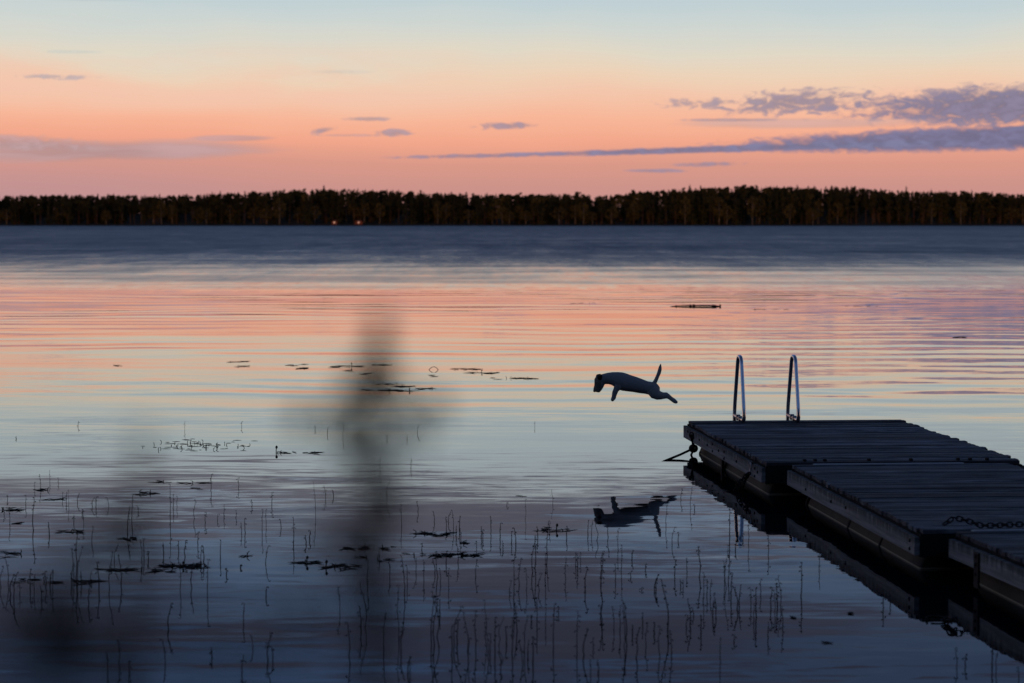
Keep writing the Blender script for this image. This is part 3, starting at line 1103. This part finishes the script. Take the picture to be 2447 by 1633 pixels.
# ------------------------------------------------------------------ the leaping dog
def make_dog():
    S = 24.0 / FPX / 8.393            # metres per pixel of the enlarged dog
    CX, CY = 1160.0, 700.0
    pos = at_depth(1380 + CX / 8.393, 840 + CY / 8.393, 24.0)

    def P3(x, y, d=0.0):
        return Vector(((x - CX) * S, d, -(y - CY) * S))

    mb = MB()

    def chain_loft(pts, sides=18):
        """pts: (x, y, in-plane radius px, depth radius m, depth offset m)"""
        secs = []
        for i, p in enumerate(pts):
            a = pts[max(i - 1, 0)]
            b = pts[min(i + 1, len(pts) - 1)]
            t = P3(b[0], b[1]) - P3(a[0], a[1])
            secs.append((P3(p[0], p[1], p[4] if len(p) > 4 else 0.0), t, p[2] * S, p[3]))
        mb.loft(secs, sides)

    # trunk, neck to rump
    chain_loft([(425, 575, 70, .034), (470, 565, 98, .042), (540, 555, 108, .046), (610, 545, 116, .052), (690, 545, 130, .060), (770, 560, 152, .070),
                (850, 590, 178, .078), (940, 618, 180, .082), (1040, 642, 168, .080), (1150, 665, 157, .076), (1270, 698, 146, .070),
                (1380, 725, 130, .064), (1470, 742, 134, .064), (1540, 775, 138, .062), (1590, 810, 110, .055), (1620, 830, 60, .035)])
    # head: skull turned down, muzzle
    chain_loft([(470, 505, 40, .025), (445, 530, 80, .042), (432, 575, 97, .050), (428, 630, 92, .048), (420, 680, 86, .038), (408, 720, 80, .031),
                (394, 765, 80, .029), (384, 800, 72, .026), (380, 820, 52, .018)])
    # lower jaw and cheek
    chain_loft([(510, 620, 50, .03), (480, 690, 50, .03), (445, 760, 45, .024), (425, 805, 28, .016)])
    for sgn, dx_, dy_ in ((-1, 0, 0), (1, 18, -8)):
        # front leg
        o = .042 * sgn
        chain_loft([(850, 640, 90, .030, o * .9), (815, 705, 82, .028, o), (775, 765, 58, .024, o), (745 + dx_, 822 + dy_, 52, .021, o),
                    (730 + dx_, 880 + dy_, 42, .018, o), (722 + dx_, 915 + dy_, 38, .016, o), (714 + dx_, 945 + dy_, 42, .019, o), (700 + dx_, 975 + dy_, 36, .018, o), (690 + dx_, 998 + dy_, 18, .012, o)])
        # hind leg: thigh, hock, metatarsus, paw
        o = .040 * sgn
        hx, hy = (0, 0) if sgn < 0 else (-22, -14)
        chain_loft([(1480, 760, 110, .036, o * .9), (1555, 840, 118, .040, o), (1625, 880, 92, .036, o), (1690 + hx * .5, 888 + hy * .5, 72, .028, o),
                    (1745 + hx, 893 + hy, 54, .020, o), (1805 + hx, 890 + hy, 52, .018, o), (1848 + hx, 918 + hy, 44, .015, o), (1900 + hx, 962 + hy, 40, .015, o),
                    (1950 + hx, 996 + hy, 42, .018, o), (1988 + hx, 1014 + hy, 32, .017, o), (2008 + hx, 1022 + hy, 14, .009, o)])
    # tail
    chain_loft([(1500, 690, 55, .026), (1540, 640, 44, .021), (1573, 575, 40, .019), (1605, 500, 37, .017), (1635, 425, 40, .017), (1652, 360, 39, .016),
                (1658, 310, 30, .012), (1666, 262, 14, .006), (1670, 240, 5, .003)], 12)
    raw = mb.mesh('dog_raw', None, True)
    tmp = bpy.data.objects.new('dog_raw', raw)
    col.objects.link(tmp)
    md = tmp.modifiers.new('r', 'REMESH')
    md.mode = 'VOXEL'
    md.voxel_size = 0.0042
    md.use_smooth_shade = True
    sm = tmp.modifiers.new('s', 'SMOOTH')
    sm.factor = .5
    sm.iterations = 2
    dg = bpy.context.evaluated_depsgraph_get()
    me = bpy.data.meshes.new_from_object(tmp.evaluated_get(dg))
    me.name = 'dog'
    bpy.data.objects.remove(tmp)
    m, nt, b = material('short_white_coat')
    t = nt.n.new('ShaderNodeTexCoord')
    x, y, z = nt.xyz(t.outputs['Object'])
    n = nt.noise(nt.vec(nt.mul(x, 60), nt.mul(y, 120), nt.mul(z, 120)), 1.0, 4.0, .6)
    patchn = nt.noise(t.outputs['Object'], 9.0, 3.0, .5)
    headm = nt.smooth(nt.add(x, nt.mul(nt.sub(patchn, .5), .10)), -.325, -.345)
    c = nt.mix(n, (.23, .22, .21), (.36, .35, .33))
    c = nt.mix(headm, c, (.22, .18, .15))
    nt.put(b.inputs['Base Color'], c)
    b.inputs['Roughness'].default_value = .8
    b.inputs['Specular IOR Level'].default_value = .15
    bn = nt.n.new('ShaderNodeBump')
    bn.inputs['Distance'].default_value = .002
    bn.inputs['Strength'].default_value = .5
    nt.put(bn.inputs['Height'], n)
    nt.l.new(bn.outputs[0], b.inputs['Normal'])
    me.materials.clear()
    me.materials.append(m)
    me.polygons.foreach_set('use_smooth', [True] * len(me.polygons))
    dog = put('dog', me, None, pos, (0, 0, -math.atan2(pos.x, pos.y)))
    tag(dog, 'small white dog leaping over the water beside the jetty, tail raised', 'dog')
    ear_m = simple('dark_ear', (.035, .024, .018), .85, .15, 0, .3, 40)
    for sgn in (-1, 1):
        e = MB()
        secs = []
        for (x_, y_, r_, d_) in ((462, 470, 26, .012), (448, 478, 44, .013), (442, 510, 52, .010), (446, 545, 42, .007), (455, 572, 18, .004)):
            secs.append((P3(x_ + (0 if sgn < 0 else -26), y_ + (0 if sgn < 0 else -8), sgn * (.047 + .004)), Vector((0.1, 0, -1)), r_ * S, d_))
        e.loft(secs, 12)
        e.build('ear', ear_m, dog, True)
        ey = MB()
        c_ = P3(368, 632, sgn * .030)
        ey.tube([c_ + Vector((0, sgn * k, 0)) for k in (0, .006, .010)], [.0085, .007, .002], 10)
        ey.build('eye', ear_m, dog, True)
    nb = MB()
    nb.tube([P3(352, 790), P3(332, 800), P3(316, 806)], [.013, .013, .007], 10)
    nb.build('nose', simple('dog_nose', (.012, .010, .010), .5, .4), dog, True)


make_dog()

# ------------------------------------------------------------------ lobelia stalks standing in the shallows
# (x, top, bottom of the reflection) read off enlarged views; the waterline lies half-way
A = [(285,100,300),(350,70,245),(245,155,255),(412,125,210),(52,240,318),(180,245,400),(235,260,720),(68,330,565),(28,330,430),(440,225,330),(465,225,370),(482,210,430),(545,235,360),(648,265,385),(672,255,400),(763,260,385),(590,345,555),(577,345,420),(518,385,510),(345,435,615),(645,465,675),(895,325,690),(925,235,590),(970,320,405),(1195,165,680),(1215,240,430),(1245,255,400),(1365,280,535),(1440,365,515),(1480,95,330),(1528,380,465),(1572,315,485),(1655,355,455),(1673,125,270),(1768,280,375),(1720,410,615),(1695,440,600),(1840,345,655),(1868,340,580),(1908,225,405),(2060,400,800),(1972,415,535),(2215,150,630),(2285,180,360),(2340,210,300),(2175,495,625),(2147,530,650),(535,505,1160),(520,620,1100),(545,600,1150),(505,720,1020),(55,660,1060),(95,780,1180),(75,800,1080),(210,765,1030),(240,800,1050),(290,880,1090),(320,780,1000),(350,785,980),(370,775,1070),(135,860,1030),(695,715,1110),(625,870,1140),(770,640,1150),(805,585,850),(850,670,1070),(995,560,850),(1012,550,800),(1042,640,760),(1150,580,740),(1255,570,720),(1300,565,790),(1390,505,690),(1412,600,840),(1430,605,820),(1455,695,1180),(1548,560,810),(1265,720,1110),(1345,720,1075),(1590,760,855),(1865,600,850),(1868,890,1020),(1185,1005,1360),(1710,1005,1280),(1160,1255,1600),(835,1265,1560),(755,1350,1600),(910,1410,1600),(1488,1310,1470),(1700,1370,1600),(1775,1230,1410),(1885,1210,1580),(1915,1305,1500),(5,740,1040),(635,780,900),(570,780,960)]
B = [(318,-35,180),(535,-10,120),(368,125,410),(318,240,320),(470,310,610),(583,290,435),(698,360,500),(783,400,560),(800,360,515),(832,350,630),(850,460,600),(875,395,590),(885,480,650),(1027,465,620),(1040,490,630),(1095,395,640),(1160,440,670),(1180,565,680),(1240,500,665),(1270,475,710),(1208,295,345),(1337,275,560),(1530,205,415),(1490,425,920),(1425,470,625),(1510,430,580),(1628,465,635),(1390,540,1030),(1405,525,1000),(1475,655,1020),(1435,790,1040),(1297,690,1060),(1345,760,1070),(1255,700,1250),(1228,845,1040),(1778,420,635),(1803,420,640),(1838,440,690),(1920,400,680),(1990,480,780),(2010,595,970),(1970,730,970),(2085,630,765),(2078,780,860),(2180,730,820),(1620,680,990),(1690,650,830),(1705,655,900),(1725,650,790),(1760,745,1075),(1865,635,1000),(1880,660,1330),(1420,960,1360),(2255,800,1025),(2245,830,1000),(2325,320,620),(2155,890,940),(230,700,1050),(385,685,950),(315,640,780),(35,890,1220),(490,670,1250),(510,740,1000),(570,660,905),(625,700,990),(700,690,900),(722,640,1000),(740,760,950),(783,640,815),(800,760,1040),(865,590,850),(990,700,930),(610,580,680),(995,570,660),(680,950,1566),(700,970,1600),(715,920,1560),(740,980,1190),(450,870,1566),(465,1180,1540),(345,1070,1566),(100,1140,1566),(210,850,1500),(180,1020,1400),(515,1380,1600),(530,1375,1600),(820,1170,1560),(840,1020,1560),(860,1120,1440),(930,1070,1566),(940,1250,1600),(990,1050,1580),(1055,980,1500),(1075,1140,1600),(1090,1220,1500),(1125,1100,1580),(1160,1095,1420),(1165,1340,1600),(1205,1170,1390),(1245,1100,1566),(1280,1000,1400),(1330,1080,1600),(1320,1260,1600),(1355,1260,1500),(1390,1240,1600),(1380,1090,1180),(1535,1000,1600),(1480,1030,1300),(1570,1030,1130),(1700,1060,1566),(1750,1180,1560),(1795,1400,1600),(1815,1250,1400),(1850,1400,1600),(1875,1020,1330),(1960,1030,1340),(2000,1010,1400),(2030,980,1580),(2045,1000,1500),(2115,1170,1566),(2160,1070,1250),(2185,1140,1470),(2245,1140,1290),(2280,1160,1580),(2335,830,1560),(2090,1160,1300)]
C = [(668,55,215),(738,45,345),(762,165,235),(1010,195,595),(1140,235,640),(1100,370,455),(1050,420,555),(1280,385,655),(1637,470,760),(1510,570,1055),(605,320,560),(648,360,470),(625,555,800),(710,540,740),(797,460,890),(825,645,1045),(850,690,920),(875,690,940),(910,785,1080),(890,850,1060),(985,450,1055),(975,560,850),(1000,590,840),(1018,640,1030),(1060,745,1050),(1078,725,1045),(1160,750,1020),(1195,750,1170),(1180,860,1120),(1228,690,920),(1300,745,1050),(1325,790,1060),(1365,660,1090),(1345,720,1050),(1380,880,1200),(1280,990,1220),(665,690,800),(683,695,820),(730,825,1195),(708,940,1130),(755,890,1005),(810,940,1180),(945,1100,1450),(1040,1080,1180),(2088,760,1020),(2137,800,935),(600,1050,1400)]
Dm = [(498,385,472),(778,388,440),(1140,408,445),(1202,418,475),(1277,405,525),(1645,402,480),(1495,455,490),(1592,452,500),(2222,388,440)]
E = [(1095,1330,1600),(1155,1370,1535),(1335,1310,1600),(1365,1340,1600),(1515,1460,1600)]
ST = [(x / 2.9375, 1100 + a / 2.9375, 1100 + b / 2.9375) for x, a, b in A] \
   + [(800 + x / 2.9375, 1100 + a / 2.9375, 1100 + b / 2.9375) for x, a, b in B] \
   + [(1400 + x / 2.9375, 1150 + a / 2.9375, 1150 + b / 2.9375) for x, a, b in C] \
   + [(200 + x / 2.0614, 820 + a / 2.0614, 820 + b / 2.0614) for x, a, b in Dm] \
   + [(1900 + x / 2.835, 1080 + a / 2.835, 1080 + b / 2.835) for x, a, b in E] \
   + [(187, 1006, 1032), (39, 1043, 1056)]


def stalk_zone(x, y):
    if y < 1110: return 'thin stalk standing sparse in the pale smooth water of the middle distance', 'sparse stalks in the pale water'
    if x < 700:
        if y < 1240: return 'thin flower stalk in the loose stand below the pale band, towards the left edge', 'stalks of the loose left stand'
        return 'thin flower stalk in the darker water of the lower left, among floating leaf mats', 'stalks of the lower left'
    if x < 1350:
        if y < 1340: return 'thin flower stalk in the scattered stand around the long central leaf mat', 'stalks round the central mat'
        return 'flower stalk in the dense clump rising from the bottom edge at centre', 'stalks of the dense bottom clump'
    if x < 1660:
        if y < 1300: return 'thin flower stalk standing round the reflection of the dog', 'stalks by the reflected dog'
        return 'flower stalk in the open stand below the reflection of the dog', 'stalks below the reflected dog'
    return 'thin flower stalk in the last stand towards the jetty', 'stalks towards the jetty'


def stalk(x, top, bot):
    r = rng
    base_y = (top + bot) / 2
    if base_y > 1628 or bot > 1632:
        base_y = max(base_y, top + (1633 - top) * .55)
    p = on_plane(x, base_y, 0.0)
    hgt = max(.02, (base_y - top) * p.y / FPX)
    lab, grp = stalk_zone(x, base_y)
    word = 'tall' if hgt > .17 else ('middling' if hgt > .10 else 'short')
    lab, grp = word + ' ' + lab, word + ' ' + grp
    fat = (.0022 if p.y > 18 else .0029) * r.uniform(.75, 1.3)
    lean = Vector((r.gauss(0, .05), r.gauss(0, .04), 0)) * hgt
    kx, ky = r.gauss(0, .022) * hgt, r.gauss(0, .015) * hgt
    bend = r.random() < .17
    pts, rad = [], []
    N = 8
    for k in range(-1, N + 1):
        t = k / N
        q = Vector((0, 0, t * hgt)) + lean * t * abs(t) + Vector((kx * math.sin(t * 5.0), ky * math.sin(t * 4 + 1), 0))
        if bend and t > .55:
            q += Vector((.25 * hgt * (t - .55), 0, -.05 * hgt * (t - .55)))
        q += Vector((r.gauss(0, .0008), r.gauss(0, .0008), 0))
        pts.append(q)
        rad.append(fat * (1.05 - .45 * max(t, 0)))
    # nodding tip
    tip = pts[-1]
    s_ = r.choice((-1, 1))
    nod = min(.012, hgt * .06)
    pts += [tip + Vector((s_ * nod * .35, 0, nod * .2)), tip + Vector((s_ * nod * .8, 0, -nod * .15))]
    rad += [fat * .6, fat * .5]
    o = MB().tube(pts, rad, 5).build('lobelia_stalk', M['stem'], None, True, (p.x, p.y, 0))
    tag(o, lab, 'water plant', grp)
    fl = MB()
    nfl = max(2, min(8, int(hgt / .045) + r.randint(0, 2)))
    for k in range(nfl):
        t = 1 - .55 * (k / nfl) ** 1.1 if r.random() < .8 else r.uniform(.15, .9)
        i = max(1, min(N + 1, int(1 + t * N)))
        q = pts[i]
        a = r.uniform(0, 6.28)
        ln = r.uniform(.007, .014) * (1.2 if p.y < 16 else 1)
        e1 = q + Vector((math.cos(a) * ln * .6, math.sin(a) * ln * .6, ln * .3))
        e2 = e1 + Vector((math.cos(a) * ln * .5, math.sin(a) * ln * .5, -ln * .7))
        fl.tube([q, e1, e1 * .4 + e2 * .6, e2], [fat * .35, fat * .5, fat * 1.35, fat * .4], 5)
    fl.build('flower_cluster', M['flower'], o, True)['kind'] = 'stuff'


for s in ST:
    stalk(*s)

# ------------------------------------------------------------------ floating leaf mats
MATS = [  # x, y, width px, leaf count, label
    (287, 874, 25, 3, 'single short strand of floating weed, farthest to the left in the orange water'),
    (566, 865, 46, 6, 'upper of two thin weed strands left of centre in the orange water'),
    (580, 876, 30, 5, 'lower of two thin weed strands left of centre in the orange water'),
    (688, 873, 18, 3, 'short pale-water weed strand with a longer twin to its right'),
    (720, 872, 28, 4, 'thin weed strand directly above the tufted one, left of the blurred stem'),
    (716, 881, 44, 7, 'tufted weed strand below two thinner ones, left of the blurred stem'),
    (838, 876, 76, 14, 'weed mat with an upright bud just left of the blurred stem'),
    (832, 887, 32, 4, 'thin weed strand below the mat with the upright bud'),
    (867, 894, 26, 4, 'lowest short weed strand left of the blurred stem'),
    (915, 873, 46, 6, 'thin weed strand seen through the top of the blurred stem'),
    (1108, 883, 70, 9, 'broken weed strand running right from the bent twig loop'),
    (1028, 898, 24, 3, 'tiny weed strand under the bent twig loop'),
    (1155, 892, 74, 12, 'weed mat with an upright twig, right of the twig loop'),
    (1232, 905, 112, 16, 'long weed mat, farthest right in the peach water'),
    (928, 919, 62, 8, 'upper weed streak of the cluster behind the blurred stem'),
    (960, 924, 46, 9, 'middle weed streak of the cluster behind the blurred stem'),
    (962, 934, 92, 16, 'densest weed streak of the cluster behind the blurred stem'),
    (1015, 930, 60, 10, 'right end weed streak of the cluster behind the blurred stem'),
    (876, 932, 28, 4, 'left end weed streak of the cluster behind the blurred stem'),
    (1395, 725, 60, 5, 'faint far weed strand in the pink water left of the floating branch'),
    (1850, 740, 130, 10, 'faint scattered weed in the pink water right of the floating branch'),
    (2060, 732, 80, 7, 'faint scattered weed far out in the mauve water'),
    (2300, 806, 34, 4, 'small weed strand far out near the right edge'),
    (678, 1083, 70, 11, 'weed mat bearing the tall dark lily bud in pale water'),
    (742, 1083, 58, 9, 'thin weed mat right of the tall dark lily bud'),
    (380, 1152, 50, 8, 'crossed-leaf mat, left one of the pair on the dark band'),
    (462, 1155, 62, 8, 'thin leaf mat, right one of the pair on the dark band'),
    (345, 1180, 54, 12, 'dark leaf mat at the lower edge of the pale band'),
    (478, 1170, 34, 4, 'short leaf strand below the pair on the dark band'),
    (103, 1172, 78, 8, 'thin leaf strand across the stalks on the pale band at left'),
    (146, 1193, 68, 9, 'thin leaf strand through the small clump of stalks at left'),
    (28, 1219, 58, 10, 'leaf mat at the left edge under the pale band'),
    (46, 1249, 30, 4, 'short leaf strand below the left edge mat'),
    (165, 1271, 68, 12, 'spiky leaf mat standing alone among the left stalks'),
    (317, 1288, 68, 8, 'leaf strand crossing two tall stalks left of centre'),
    (26, 1324, 60, 9, 'leaf mat on the left edge, half-way down the dark water'),
    (330, 1364, 190, 22, 'long thin leaf strand left of the big lower-left mat'),
    (440, 1354, 110, 42, 'biggest, thickest leaf mat of the lower left'),
    (205, 1390, 60, 14, 'ragged leaf mat in the shadowed lower left'),
    (62, 1390, 40, 8, 'pair of rounded floating leaves in the lower left'),
    (120, 1391, 40, 6, 'thin leaf strand across stalks in the lower left shadow'),
    (580, 1329, 40, 5, 'small strand ending in a round leaf, left of the blurred stem base'),
    (735, 1346, 60, 14, 'leaf mat with an upright bud at the blurred stem base, left one'),
    (795, 1356, 56, 14, 'leaf mat with an upright bud at the blurred stem base, right one'),
    (1012, 1276, 52, 16, 'spiky leaf mat above the long central mat'),
    (1062, 1278, 36, 12, 'bundle of flat stems beside the spiky mat above the long central mat'),
    (1310, 1268, 104, 12, 'leaf strand through which the double bud stands, left of the reflected dog'),
    (1056, 1328, 176, 40, 'long central leaf mat in the blue water'),
    (832, 1312, 34, 8, 'small leaf patch, first of three in a row beside the blurred stem'),
    (874, 1310, 26, 8, 'small leaf patch, second of three in a row beside the blurred stem'),
    (924, 1310, 30, 6, 'small leaf patch, third of three in a row beside the blurred stem'),
    (865, 1334, 28, 5, 'thin leaf strip, left one of two below the three patches'),
    (914, 1337, 36, 6, 'thin leaf strip, right one of two below the three patches'),
    (830, 1357, 46, 8, 'leaf strip running right from the bud mats at the blurred stem base'),
    (1114, 1300, 20, 6, 'tiny spiky leaf scrap above the long central mat'),
    (1248, 1186, 16, 2, 'tiny floating scrap left of the tallest lone stalk'),
    (1988, 1540, 24, 2, 'lone dark leaf drifting in open water below the jetty'),
    (1893, 1477, 12, 2, 'small dark leaf scrap, left one of two in open water'),
    (2033, 1462, 14, 2, 'small dark leaf scrap, right one of two in open water'),
]


def leaf_mat(x, y, wpx, n, label):
    r = rng
    c = on_plane(x, y, 0)
    W = wpx * c.y / FPX
    far = c.y > 28
    mb = MB()
    for k in range(n if far else max(2, int(n * .62))):
        px_ = r.uniform(-.5, .5) * W
        py_ = r.gauss(0, .045 if not far else .09)
        ln = max(.03, min(W * .9, r.uniform(.04, .16) * (1.4 if far else 1.0))) * (1 if n > 2 else 1.3)
        a = r.gauss(0, .35)
        wd = r.uniform(.004, .010)
        hz = r.uniform(.003, .008) * (1.25 if far else 1)
        pts, rad = [], []
        lift = r.uniform(-.004, .014)
        for q in range(6):
            t = q / 5 - .5
            pts.append(Vector((px_ + math.cos(a) * ln * t, py_ + math.sin(a) * ln * t * 2, hz * .5 + lift * abs(t) + r.uniform(-.002, .002))))
            rad.append(wd * math.sqrt(max(.02, 1 - 4 * t * t * .96)))
        mb.tube(pts, rad, 6, True, .45)
    o = mb.build('leaf_mat', M['float'], None, True, (c.x, c.y, 0))
    tag(o, label, 'floating leaves', 'floating leaf mats')
    for k in range(max(0, n // 5)):
        px_ = r.uniform(-.4, .4) * W
        h = r.uniform(.012, .035)
        MB().tube([(px_, 0, -.02), (px_ + r.uniform(-.01, .01), 0, h * .6), (px_ + r.uniform(-.02, .02), 0, h)], [.003, .004, .002], 5).build('upright_twig', M['float'], o, True)


for mt in MATS:
    leaf_mat(*mt)

# speckled patch of emerging shoots in the pale water
sp = on_plane(455, 1066, 0)
mb = MB()
for k in range(95):
    u = max(-1, min(1, rng.gauss(.15, .45)))
    px_ = u * 140 * sp.y / FPX
    py_ = rng.gauss(0, .32)
    if rng.random() < .6:
        ln = rng.uniform(.01, .05)
        mb.tube([(px_ - ln, py_, .001), (px_, py_ + .01, .002), (px_ + ln, py_, .001)], [.002, .005, .002], 5, True, .4)
    else:
        h = rng.uniform(.006, .030)
        mb.tube([(px_, py_, -.01), (px_ + rng.uniform(-.005, .005), py_, h * .6), (px_ + rng.uniform(-.015, .015), py_, h)], [.003, .003, .004], 5)
o = mb.build('emerging_shoots', M['float'], None, True, (sp.x, sp.y, 0))
o['kind'] = 'stuff'
o['label'] = 'speckled patch of short shoots breaking the pale water at left'
o['category'] = 'water plants'

# dark upright lily buds
BUDS = [(660, 1081, 16, 'tall dark lily bud standing in the pale water at left'),
        (840, 876, 9, 'small upright bud in the orange water left of the blurred stem'),
        (1330, 1268, 17, 'double-ended looking lily bud left of the reflected dog'),
        (733, 1346, 18, 'lily bud on the leaf mat, left of two near the blurred stem base'),
        (779, 1357, 19, 'lily bud on the leaf mat, right of two near the blurred stem base'),
        (437, 1355, 14, 'lily bud rising from the thickest leaf mat of the lower left'),
        (1151, 891, 7, 'tiny upright bud right of the twig loop'),
        (930, 934, 6, 'tiny upright bud, left of two in the cluster behind the blurred stem'),
        (978, 934, 7, 'tiny upright bud, right of two in the cluster behind the blurred stem'),
        (575, 1358, 9, 'small tilted bud standing alone in the lower left blue water')]
for (x, y, hpx, label) in BUDS:
    c = on_plane(x, y, 0)
    h = hpx * c.y / FPX
    o = MB().tube([(0, 0, -.05), (0, 0, h * .3), (.003, 0, h * .62)], [.005, .0045, .004], 7).build('lily_bud', M['bud'], None, True, (c.x, c.y, 0))
    tag(o, label, 'water plant', 'lily buds')
    rr = max(.008, h * .17)
    MB().tube([(.003, 0, h * .52), (.003, 0, h * .60), (.004, 0, h * .76), (.004, 0, h * .92), (.004, 0, h)], [rr * .35, rr * .9, rr * 1.1, rr * .75, rr * .15], 10).build('bud', M['bud'], o, True)

# bent twig loop
c = on_plane(1036, 884, 0)
k_ = c.y / FPX
o = MB().tube([(-11 * k_, 0, -.02), (-11 * k_, 0, .0), (-8 * k_, 0, 3.2 * k_), (-3 * k_, 0, 6.5 * k_), (3 * k_, 0, 7.2 * k_), (8 * k_, 0, 4 * k_), (11 * k_, 0, 0), (11 * k_, 0, -.02)], .0045, 6).build('twig_loop', M['wood'], None, True, (c.x, c.y, 0))
tag(o, 'thin twig bent into an arch that closes into a ring with its reflection', 'twig')

# floating branch far out
c = on_plane(1668, 733, 0)
k_ = c.y / FPX
br = empty('floating_branch', (c.x, c.y, 0))
tag(br, 'dark half-sunk branch with knobs far out in the pink water', 'branch')
MB().tube([(-67 * k_, 0, .0), (-50 * k_, .1, .015), (-20 * k_, .0, .02), (10 * k_, -.05, .025), (40 * k_, 0, .022), (52 * k_, 0, .005)], [.005, .012, .016, .020, .018, .010], 8).build('limb', M['wood'], br, True)
for (xx, hh, rr) in ((-52, 3, .02), (-18, 4.5, .03), (-10, 5.5, .035), (36, 4.5, .035), (41, 4, .03), (53, 5.5, .022)):
    MB().tube([(xx * k_, 0, -.06), (xx * k_, 0, hh * k_ * .6), (xx * k_ + .01, 0, hh * k_)], [rr, rr * 1.1, rr * .5], 7).build('knob', M['wood'], br, True)


# ------------------------------------------------------------------ dry plumes on the bank right before the lens
def plume_plant(name, label, D, stem_px, blobs, seed, leaves=()):
    """stem_px: pixel path of the stem from top down; blobs: (x, y, rx, ry, n) heads of small seed husks"""
    r = random.Random(seed)
    top = [at_depth(x, y, D) for x, y in stem_px]
    low = top[-1]
    root_p = Vector((low.x * 1.02 + .01, D + .03, 0))
    root_p.z = ground_z(root_p.x, root_p.y) - .02
    root = empty(name, root_p)
    tag(root, label, 'tall weed')
    pts = [t - root_p for t in top] + [(low - root_p) * .5 + Vector((.01, .01, 0)), Vector((0, 0, 0))]
    n = len(pts)
    MB().tube(pts, [.0012 + .0022 * k / (n - 1) for k in range(n)], 7).build('stem', M['plume'], root, True)
    pl_ = MB()
    for (x, y, rx, ry, cnt) in blobs:
        # branch from the stem to the head
        j = min(range(len(top)), key=lambda q: abs(stem_px[q][1] - (y + ry * 1.1)))
        tip = at_depth(x, y - ry * .5, D)
        pl_.tube([top[j] - root_p, (top[j] * .4 + tip * .6) - root_p, tip - root_p], [.0009, .0007, .0004], 4)
        for k in range(int(cnt * 1.08)):
            a = r.uniform(0, 6.28)
            q = math.sqrt(r.random())
            dd = D + r.gauss(0, .012)
            p = at_depth(x + math.cos(a) * q * rx, y + math.sin(a) * q * ry, dd) - root_p
            d = Vector((r.gauss(0, .6), r.gauss(0, .6), r.uniform(-.3, 1))).normalized()
            ln = r.uniform(.0016, .0030) * D / .8
            pl_.tube([p - d * ln, p, p + d * ln], [.0003, .0011 * D / .8, .0002], 4)
    pl_.build('plume', M['plume'], root)
    for (x0, y0, x1, y1, wd) in leaves:
        a, b = at_depth(x0, y0, D) - root_p, at_depth(x1, y1, D + .03) - root_p
        mid = (a + b) * .5 + Vector((0, 0, .008))
        MB().tube([a, mid, b], [wd * .5, wd, wd * .1], 6, True, .12).build('leaf', M['blade'], root, True)


plume_plant('dry_weed', 'tall dry weed with a narrow plume, blurred right before the lens', 1.15,
            [(905, 760), (906, 860), (904, 980), (903, 1100), (905, 1220), (900, 1360), (890, 1500), (885, 1640)],
            [(908, 800, 20, 50, 44), (900, 870, 42, 50, 48), (855, 930, 55, 60, 50), (930, 950, 50, 60, 44), (815, 1010, 55, 60, 44),
             (1035, 985, 36, 42, 30), (985, 1040, 36, 60, 20), (715, 1000, 36, 42, 15), (880, 1060, 75, 60, 52), (870, 1140, 75, 60, 56),
             (905, 1220, 60, 60, 52), (850, 1270, 60, 60, 30), (940, 1180, 40, 60, 20), (880, 1340, 70, 70, 34), (840, 1430, 80, 80, 32),
             (900, 1520, 90, 90, 36), (760, 1300, 60, 90, 18), (700, 1500, 100, 100, 26)], 3,
            [(900, 1420, 840, 1300, .004), (890, 1540, 960, 1440, .004)])
plume_plant('dry_weed', 'faint thin weed blurred before the lens, left of the tall plume', 1.0,
            [(345, 1020), (340, 1120), (330, 1250), (320, 1400), (310, 1640)],
            [(345, 1060, 50, 60, 8), (325, 1170, 50, 80, 16), (300, 1290, 80, 90, 34), (400, 1450, 120, 150, 40), (560, 1570, 120, 80, 26)], 5)
plume_plant('dry_weed', 'dark leafy weed blurred before the lens in the lower left corner', .80,
            [(210, 1230), (190, 1330), (150, 1430), (120, 1540), (100, 1660)],
            [(225, 1290, 60, 60, 20), (180, 1390, 90, 80, 38), (100, 1490, 130, 90, 52), (280, 1560, 110, 90, 36), (60, 1600, 110, 80, 40), (220, 1610, 130, 60, 40)], 9,
            [(150, 1560, 20, 1420, .006), (130, 1600, 280, 1480, .006), (110, 1640, 330, 1600, .006)])
